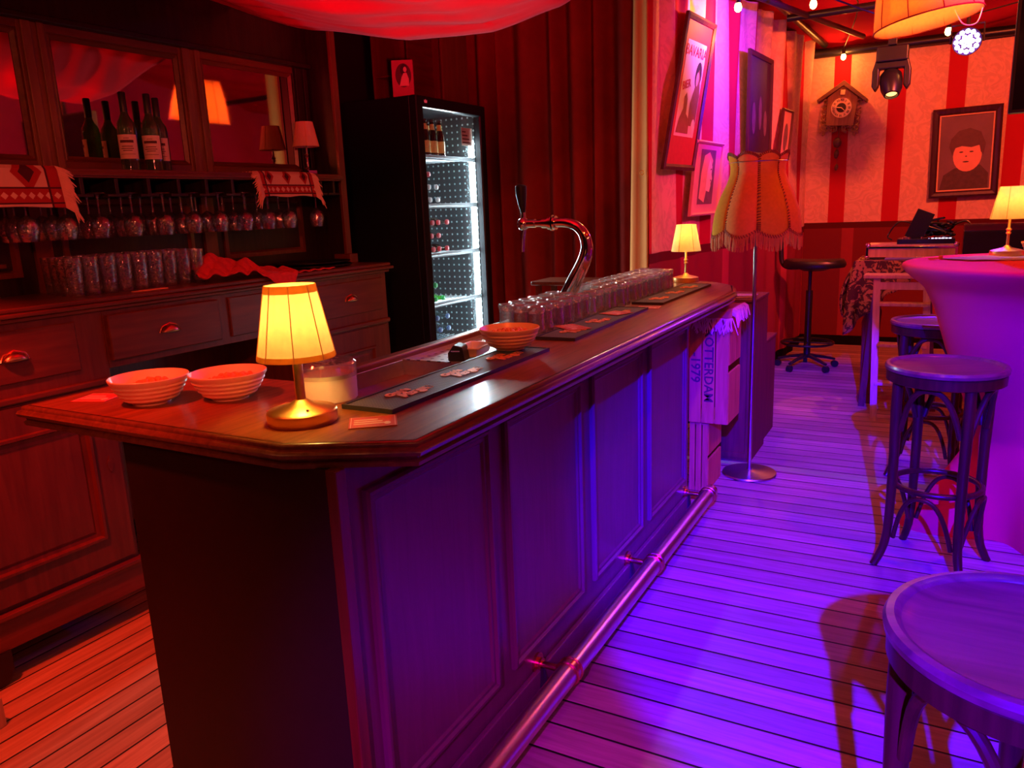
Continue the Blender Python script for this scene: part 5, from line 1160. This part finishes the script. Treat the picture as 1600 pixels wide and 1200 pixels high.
# ================================================================== HIGH TABLE WITH STRETCH COVER
ht = thing('high_table', 'round high table in a pink stretch cover behind the bar stools', 'table', (0.44, 4.13, 0))
COVER = plain('stretch_cover', (0.75, 0.03, 0.075), 0.7, 0, 0.05, 5, spec=0.1)
TZ = 1.235; TR = 0.60
def cov(u, v):
    a = 2 * PI * u; f = abs(math.cos(2 * (a - rad(20)))) ** 2.5
    rf = 0.24 + 0.29 * f
    if v < 0.78:
        z = (TZ - 0.045) * (v / 0.78)
        T_ = ((0, 0.10), (0.12, 0.17), (0.45, 0.255), (0.62, 0.31), (0.84, 0.395), (1.03, 0.455), (1.13, 0.505), (1.19, 0.585))
        k = 0
        while k < 6 and z > T_[k + 1][0]: k += 1
        w_ = (z - T_[k][0]) / (T_[k + 1][0] - T_[k][0]); r = T_[k][1] * (1 - w_) + T_[k + 1][1] * w_
        if z < 0.45: r = max(r, 0.255 + (rf + 0.03 - 0.255) * (1 - z / 0.45) ** 1.1)
    elif v < 0.86: q = (v - 0.78) / 0.08; z = TZ - 0.045 + 0.045 * math.sin(q * PI / 2); r = TR - 0.02 + 0.02 * math.sin(q * PI) + 0.0
    else: q = (v - 0.86) / 0.14; z = TZ; r = (TR - 0.02) * (1 - q)
    return (r * math.cos(a), r * math.sin(a), z)
obj('stretch_cover', M().grid(cov, 96, 60, closed_u=True), COVER, ht, smooth=60)
RUN = plain('brocade_runner', (0.30, 0.16, 0.34), 0.8, 0, 0.5, 60)
ru = thing('table_runner', 'patterned tasselled runner lying across the top of high table', 'table runner', (0.30, 4.28, TZ + 0.001), rad(8))
obj('cloth', M().grid(lambda u, v: (-0.20 + 0.62 * u - (0.09 if v < 0 else 0) * 1 - 0.11 * (1 - abs(2 * v - 1)) * (1 - u), -0.13 + 0.26 * v, 0.003 + 0.002 * math.sin(u * 17 + v * 5)), 24, 16), RUN, ru, thick=0.003)
tm_ = M()
for i in range(14): a = i * 0.45; tm_.tube([(-0.30, 0, 0.008), (-0.33, 0.012 * math.cos(a), 0.006), (-0.355, 0.02 * math.cos(a), 0.004)], [0.003, 0.0025, 0.0015], 4)
tm_.sphere((-0.305, 0, 0.010), 0.010, 10)
obj('tassel', tm_, FRINGE, ru)
bowl((0.415, 4.30, TZ + 0.006), 'cream snack bowl on the high table at the right edge of photo', 0, 0, 1)

# ================================================================== BACK CORNER: stool, DJ desk, ladder
ds = thing('saddle_stool', 'black saddle stool on a gas lift with a foot ring by the wall', 'stool', (-1.03, 7.52, 0))
def sad(u, v):
    a = 2 * PI * u
    if v <= 0.5: q = v / 0.5; r = q; z = 0.0
    else: q = (v - 0.5) / 0.5; r = 1 + 0.08 * math.sin(q * PI); z = -0.075 * q
    x = 0.25 * r * math.cos(a); y = 0.17 * r * math.sin(a)
    if v <= 0.5: z = 0.02 * (x / 0.25) ** 2 - 0.03 * (1 - r ** 6) * 0.3 + (0 if r < 0.9 else -0.015 * (r - 0.9) * 10)
    if q == 1 and v > 0.5: x *= 0.6; y *= 0.6
    return (x + 0.03, y, 0.995 + z)
obj('seat', M().grid(sad, 40, 20, closed_u=True).lathe([(0.10, 0.90), (0.16, 0.925), (0, 0.93)], (0.03, 0, 0), 24, cap=False), BLACK, ds, smooth=60)
obj('gas_lift', M().cyl((0, 0, 0.10), (0, 0, 0.72), 0.030).cyl((0, 0, 0.72), (0, 0, 0.93), 0.016), BLACK, ds)
obj('foot_ring', M().tube([(0.225 * math.cos(i * PI / 20), 0.225 * math.sin(i * PI / 20), 0.24) for i in range(40)], 0.011, 10, True).cyl((-0.225, 0, 0.24), (0.225, 0, 0.24), 0.008).cyl((0, -0.225, 0.24), (0, 0.225, 0.24), 0.008), BLACK, ds)
for k in range(5):
    a = k * 2 * PI / 5 + 0.5; c, s_ = math.cos(a), math.sin(a)
    l_ = obj('base_leg', M().tube([(0.02 * c, 0.02 * s_, 0.12), (0.15 * c, 0.15 * s_, 0.10), (0.26 * c, 0.26 * s_, 0.075)], [0.025, 0.02, 0.016], 8, flat=0.7), BLACK, ds)
    obj('caster', M().cyl((0.262 * c - 0.018 * s_, 0.262 * s_ + 0.018 * c, 0.03), (0.262 * c + 0.018 * s_, 0.262 * s_ - 0.018 * c, 0.03), 0.03), BLACK, l_)
obj('backrest_arm', M().tube(smoothpts([(-0.05, 0, 0.93), (-0.19, 0, 0.93), (-0.245, 0, 0.97), (-0.26, 0, 1.08), (-0.26, 0, 1.25)], 5), 0.022, 10), BLACK, ds)
obj('backrest', M().sphere((-0.255, 0, 1.33), 0.12, 18, (0.3, 1.2, 0.8)), BLACK, ds)

dj = thing('dj_desk', 'desk covered with a patterned cloth against the striped back wall', 'desk', (0.14, 6.65, 0))
DW = wood('desk_leg_wood', (0.10, 0.02, 0.03), (0.2, 0.05, 0.05), 0.3, 2)
obj('top', M().box(-0.64, 0.95, -0.36, 0.36, 1.045, 1.07), DW, dj, bevel=0.004)
for (x, y) in ((-0.58, -0.30), (0.88, -0.30), (-0.58, 0.30), (0.88, 0.30)): obj('leg', M().lathe([(0.05, 0), (0.055, 0.04), (0.038, 0.10), (0.045, 0.5), (0.05, 0.62), (0.038, 0.66), (0.055, 0.72), (0.055, 1.045)], (x, y, 0), 16), DW, dj)
dc = thing('desk_cloth', 'dark gold patterned cloth hanging in folds from the desk corner', 'tablecloth', (0.14, 6.65, 1.071))
def dcl(u, v):
    # v over the top then down the front; u along x
    x = -0.70 + 1.0 * u
    if v < 0.45: return (max(x, -0.66), 0.30 - 0.67 * v / 0.45, 0.004)
    q = (v - 0.45) / 0.55; L_ = 0.50 * max(0, 1 - u * 2.2) + 0.05
    return (x - 0.12 * (1 - u) * q * (1 if u < 0.3 else 0.2) * (1 - q * 0.6) + 0.02 * math.sin(u * 40) * q, -0.37 - 0.03 * math.sin(u * 50) * q - 0.03 * q, 0.004 - L_ * q)
m_, t_, b_ = NT('gold_brocade'); setp(b_, rough=0.8)
tc = node(t_, 'ShaderNodeTexCoord'); n1 = node(t_, 'ShaderNodeTexNoise'); n1.inputs['Scale'].default_value = 12; n1.inputs['Distortion'].default_value = 3
t_.links.new(tc.outputs['Object'], n1.inputs['Vector']); cr = node(t_, 'ShaderNodeValToRGB')
cr.color_ramp.elements[0].position = 0.48; cr.color_ramp.elements[1].position = 0.54; cr.color_ramp.elements[0].color = (0.07, 0.02, 0.02, 1); cr.color_ramp.elements[1].color = (0.45, 0.22, 0.08, 1)
t_.links.new(n1.outputs['Fac'], cr.inputs[0]); t_.links.new(cr.outputs[0], b_.inputs['Base Color'])
obj('cloth', M().grid(dcl, 70, 40), m_, dc, thick=0.004)
def side(u, v): return (-0.66 - 0.01 - 0.10 * math.sin(v * 2.2) - 0.02 * math.sin(u * 25), -0.36 + 0.62 * u, 0.004 - (0.42 - 0.20 * u) * v)
obj('side_fall', M().grid(side, 40, 16), m_, dc, thick=0.004)
cs = thing('flight_case', 'orange edged flight case with record gear on the desk', 'case', (-0.195, 6.52, 1.081))
obj('case_body', M().box(-0.29, 0.29, -0.14, 0.16, 0.0, 0.105), PALEW, cs, bevel=0.004)
obj('edge_rail', M().box(-0.295, 0.295, -0.145, -0.135, 0.075, 0.092).box(-0.295, 0.295, -0.145, -0.135, 0.0, 0.015).box(-0.297, -0.28, -0.147, -0.13, 0, 0.108).box(0.28, 0.297, -0.147, -0.13, 0, 0.108), CHROME, cs, bevel=0.002)
for x in (-0.285, 0.285): obj('ball_corner', M().sphere((x, -0.135, 0.10), 0.020, 12).sphere((x, -0.135, 0.01), 0.020, 12), CHROME, cs)
ctl = thing('dj_controller', 'black disc jockey controller with small lit buttons on the flight case', 'controller', (-0.12, 6.52, 1.187))
obj('body', M().box(-0.17, 0.20, -0.12, 0.13, 0, 0.035), BLACK, ctl, bevel=0.004)
kb = M()
for i in range(8): kb.lathe([(0.008, 0.035), (0.007, 0.048), (0, 0.048)], (-0.13 + 0.04 * i, -0.09 + 0.02 * (i % 3), 0), 10)
obj('knob', kb, CHROME, ctl)
for x in (-0.08, 0.12): obj('jog_wheel', M().lathe([(0.055, 0.035), (0.055, 0.045), (0.0, 0.047)], (x, 0.04, 0), 28), STEEL, ctl)
bb_ = M()
for i in range(6): bb_.box(0.05 + 0.022 * i, 0.065 + 0.022 * i, -0.10, -0.085, 0.035, 0.040)
obj('lit_buttons', bb_, emit('button_glow', (0.7, 0.6, 1.0), 4), ctl, smooth=0)
lt = thing('tilted_screen', 'black tilted screen panel standing on the desk gear', 'screen', (-0.20, 6.46, 1.224), rad(-10))
obj('panel', M().join(M().box(-0.05, 0.07, -0.006, 0.006, 0, 0.21), Matrix.Rotation(rad(22), 4, 'Y')), BLACK, lt, bevel=0.003)
hp = thing('cable_bundle', 'tangled bundle of black cables and headphones piled on the desk gear', 'cables', (-0.03, 6.60, 1.245))
random.seed(11); cm = M()
for k in range(9):
    pts = []; 
    for i in range(7): pts.append((random.uniform(-0.11, 0.11), random.uniform(-0.07, 0.07), random.uniform(-0.015, 0.12) * (1 - 0.3 * (k % 2))))
    cm.tube(smoothpts(pts, 5), 0.008, 6)
cm.tube(smoothpts([(-0.1, 0, 0.05), (-0.25, -0.05, 0.10), (-0.33, -0.05, 0.0), (-0.30, -0.12, -0.03)], 6), 0.006, 6).tube(smoothpts([(0.08, 0, 0.06), (0.18, 0, 0.09), (0.22, -0.03, 0.0)], 6), 0.007, 6)
obj('cables', cm, BLACK, hp)
sl = thing('record_sleeve', 'flat violet record sleeve lying on the front of desk', 'record sleeve', (-0.21, 6.345, 1.078))
obj('sleeve', M().box(-0.15, 0.15, -0.035, 0.03, 0, 0.012), plain('violet_sleeve', (0.22, 0.16, 0.5), 0.5), sl, bevel=0.002)
sp_ = thing('black_amplifier', 'wide black amplifier with a violet reflection behind the high table', 'amplifier', (0.47, 6.55, 1.071))
obj('housing', M().box(-0.34, 0.60, -0.15, 0.25, 0.0, 0.20).prism([(-0.15, 0.20), (0.10, 0.20), (0.10, 0.245), (-0.07, 0.245)], -0.34, 0.60, Matrix(((0, 0, 1, 0), (1, 0, 0, 0), (0, 1, 0, 0), (0, 0, 0, 1)))), plain('amp_black', (0.015, 0.014, 0.02), 0.22), sp_, bevel=0.006)
obj('handle', M().tube([(0.1, -0.153, 0.10), (0.1, -0.175, 0.10), (0.25, -0.175, 0.10), (0.25, -0.153, 0.10)], 0.006, 8), CHROME, sp_)

ld = thing('step_ladder', 'small wooden step ladder standing in front of the desk', 'step ladder', (-0.32, 5.95, 0))
obj('top_tread', M().box(-0.14, 0.30, -0.06, 0.10, 0.985, 1.01), PALEW, ld, bevel=0.004)
def rail(x0, y0, x1, y1, z0=0, z1=0.985):
    m = M(); a, b = Vector((x0, y0, z0)), Vector((x1, y1, z1))
    for s_ in (0,): m.add([(a.x - .022, a.y - .012, a.z), (a.x + .022, a.y - .012, a.z), (a.x + .022, a.y + .012, a.z), (a.x - .022, a.y + .012, a.z), (b.x - .022, b.y - .012, b.z), (b.x + .022, b.y - .012, b.z), (b.x + .022, b.y + .012, b.z), (b.x - .022, b.y + .012, b.z)], [(0, 1, 2, 3), (4, 5, 6, 7), (0, 1, 5, 4), (1, 2, 6, 5), (2, 3, 7, 6), (3, 0, 4, 7)])
    return m
obj('front_rail', rail(-0.02, -0.12, -0.055, -0.035), PALEW, ld); obj('front_rail', rail(0.30, -0.12, 0.25, -0.035), PALEW, ld)
obj('rear_rail', rail(-0.13, 0.27, -0.055, 0.07), DW, ld); obj('rear_rail', rail(0.34, 0.27, 0.25, 0.07), DW, ld)
for z in (0.25, 0.52, 0.80): obj('tread', M().box(-0.03, 0.28, -0.13 + 0.06 * z, -0.03 + 0.05 * z, z, z + 0.022), PALEW, ld, bevel=0.003)
obj('cross_bar', M().box(-0.05, 0.25, -0.05, -0.03, 0.91, 0.96), PALEW, ld)
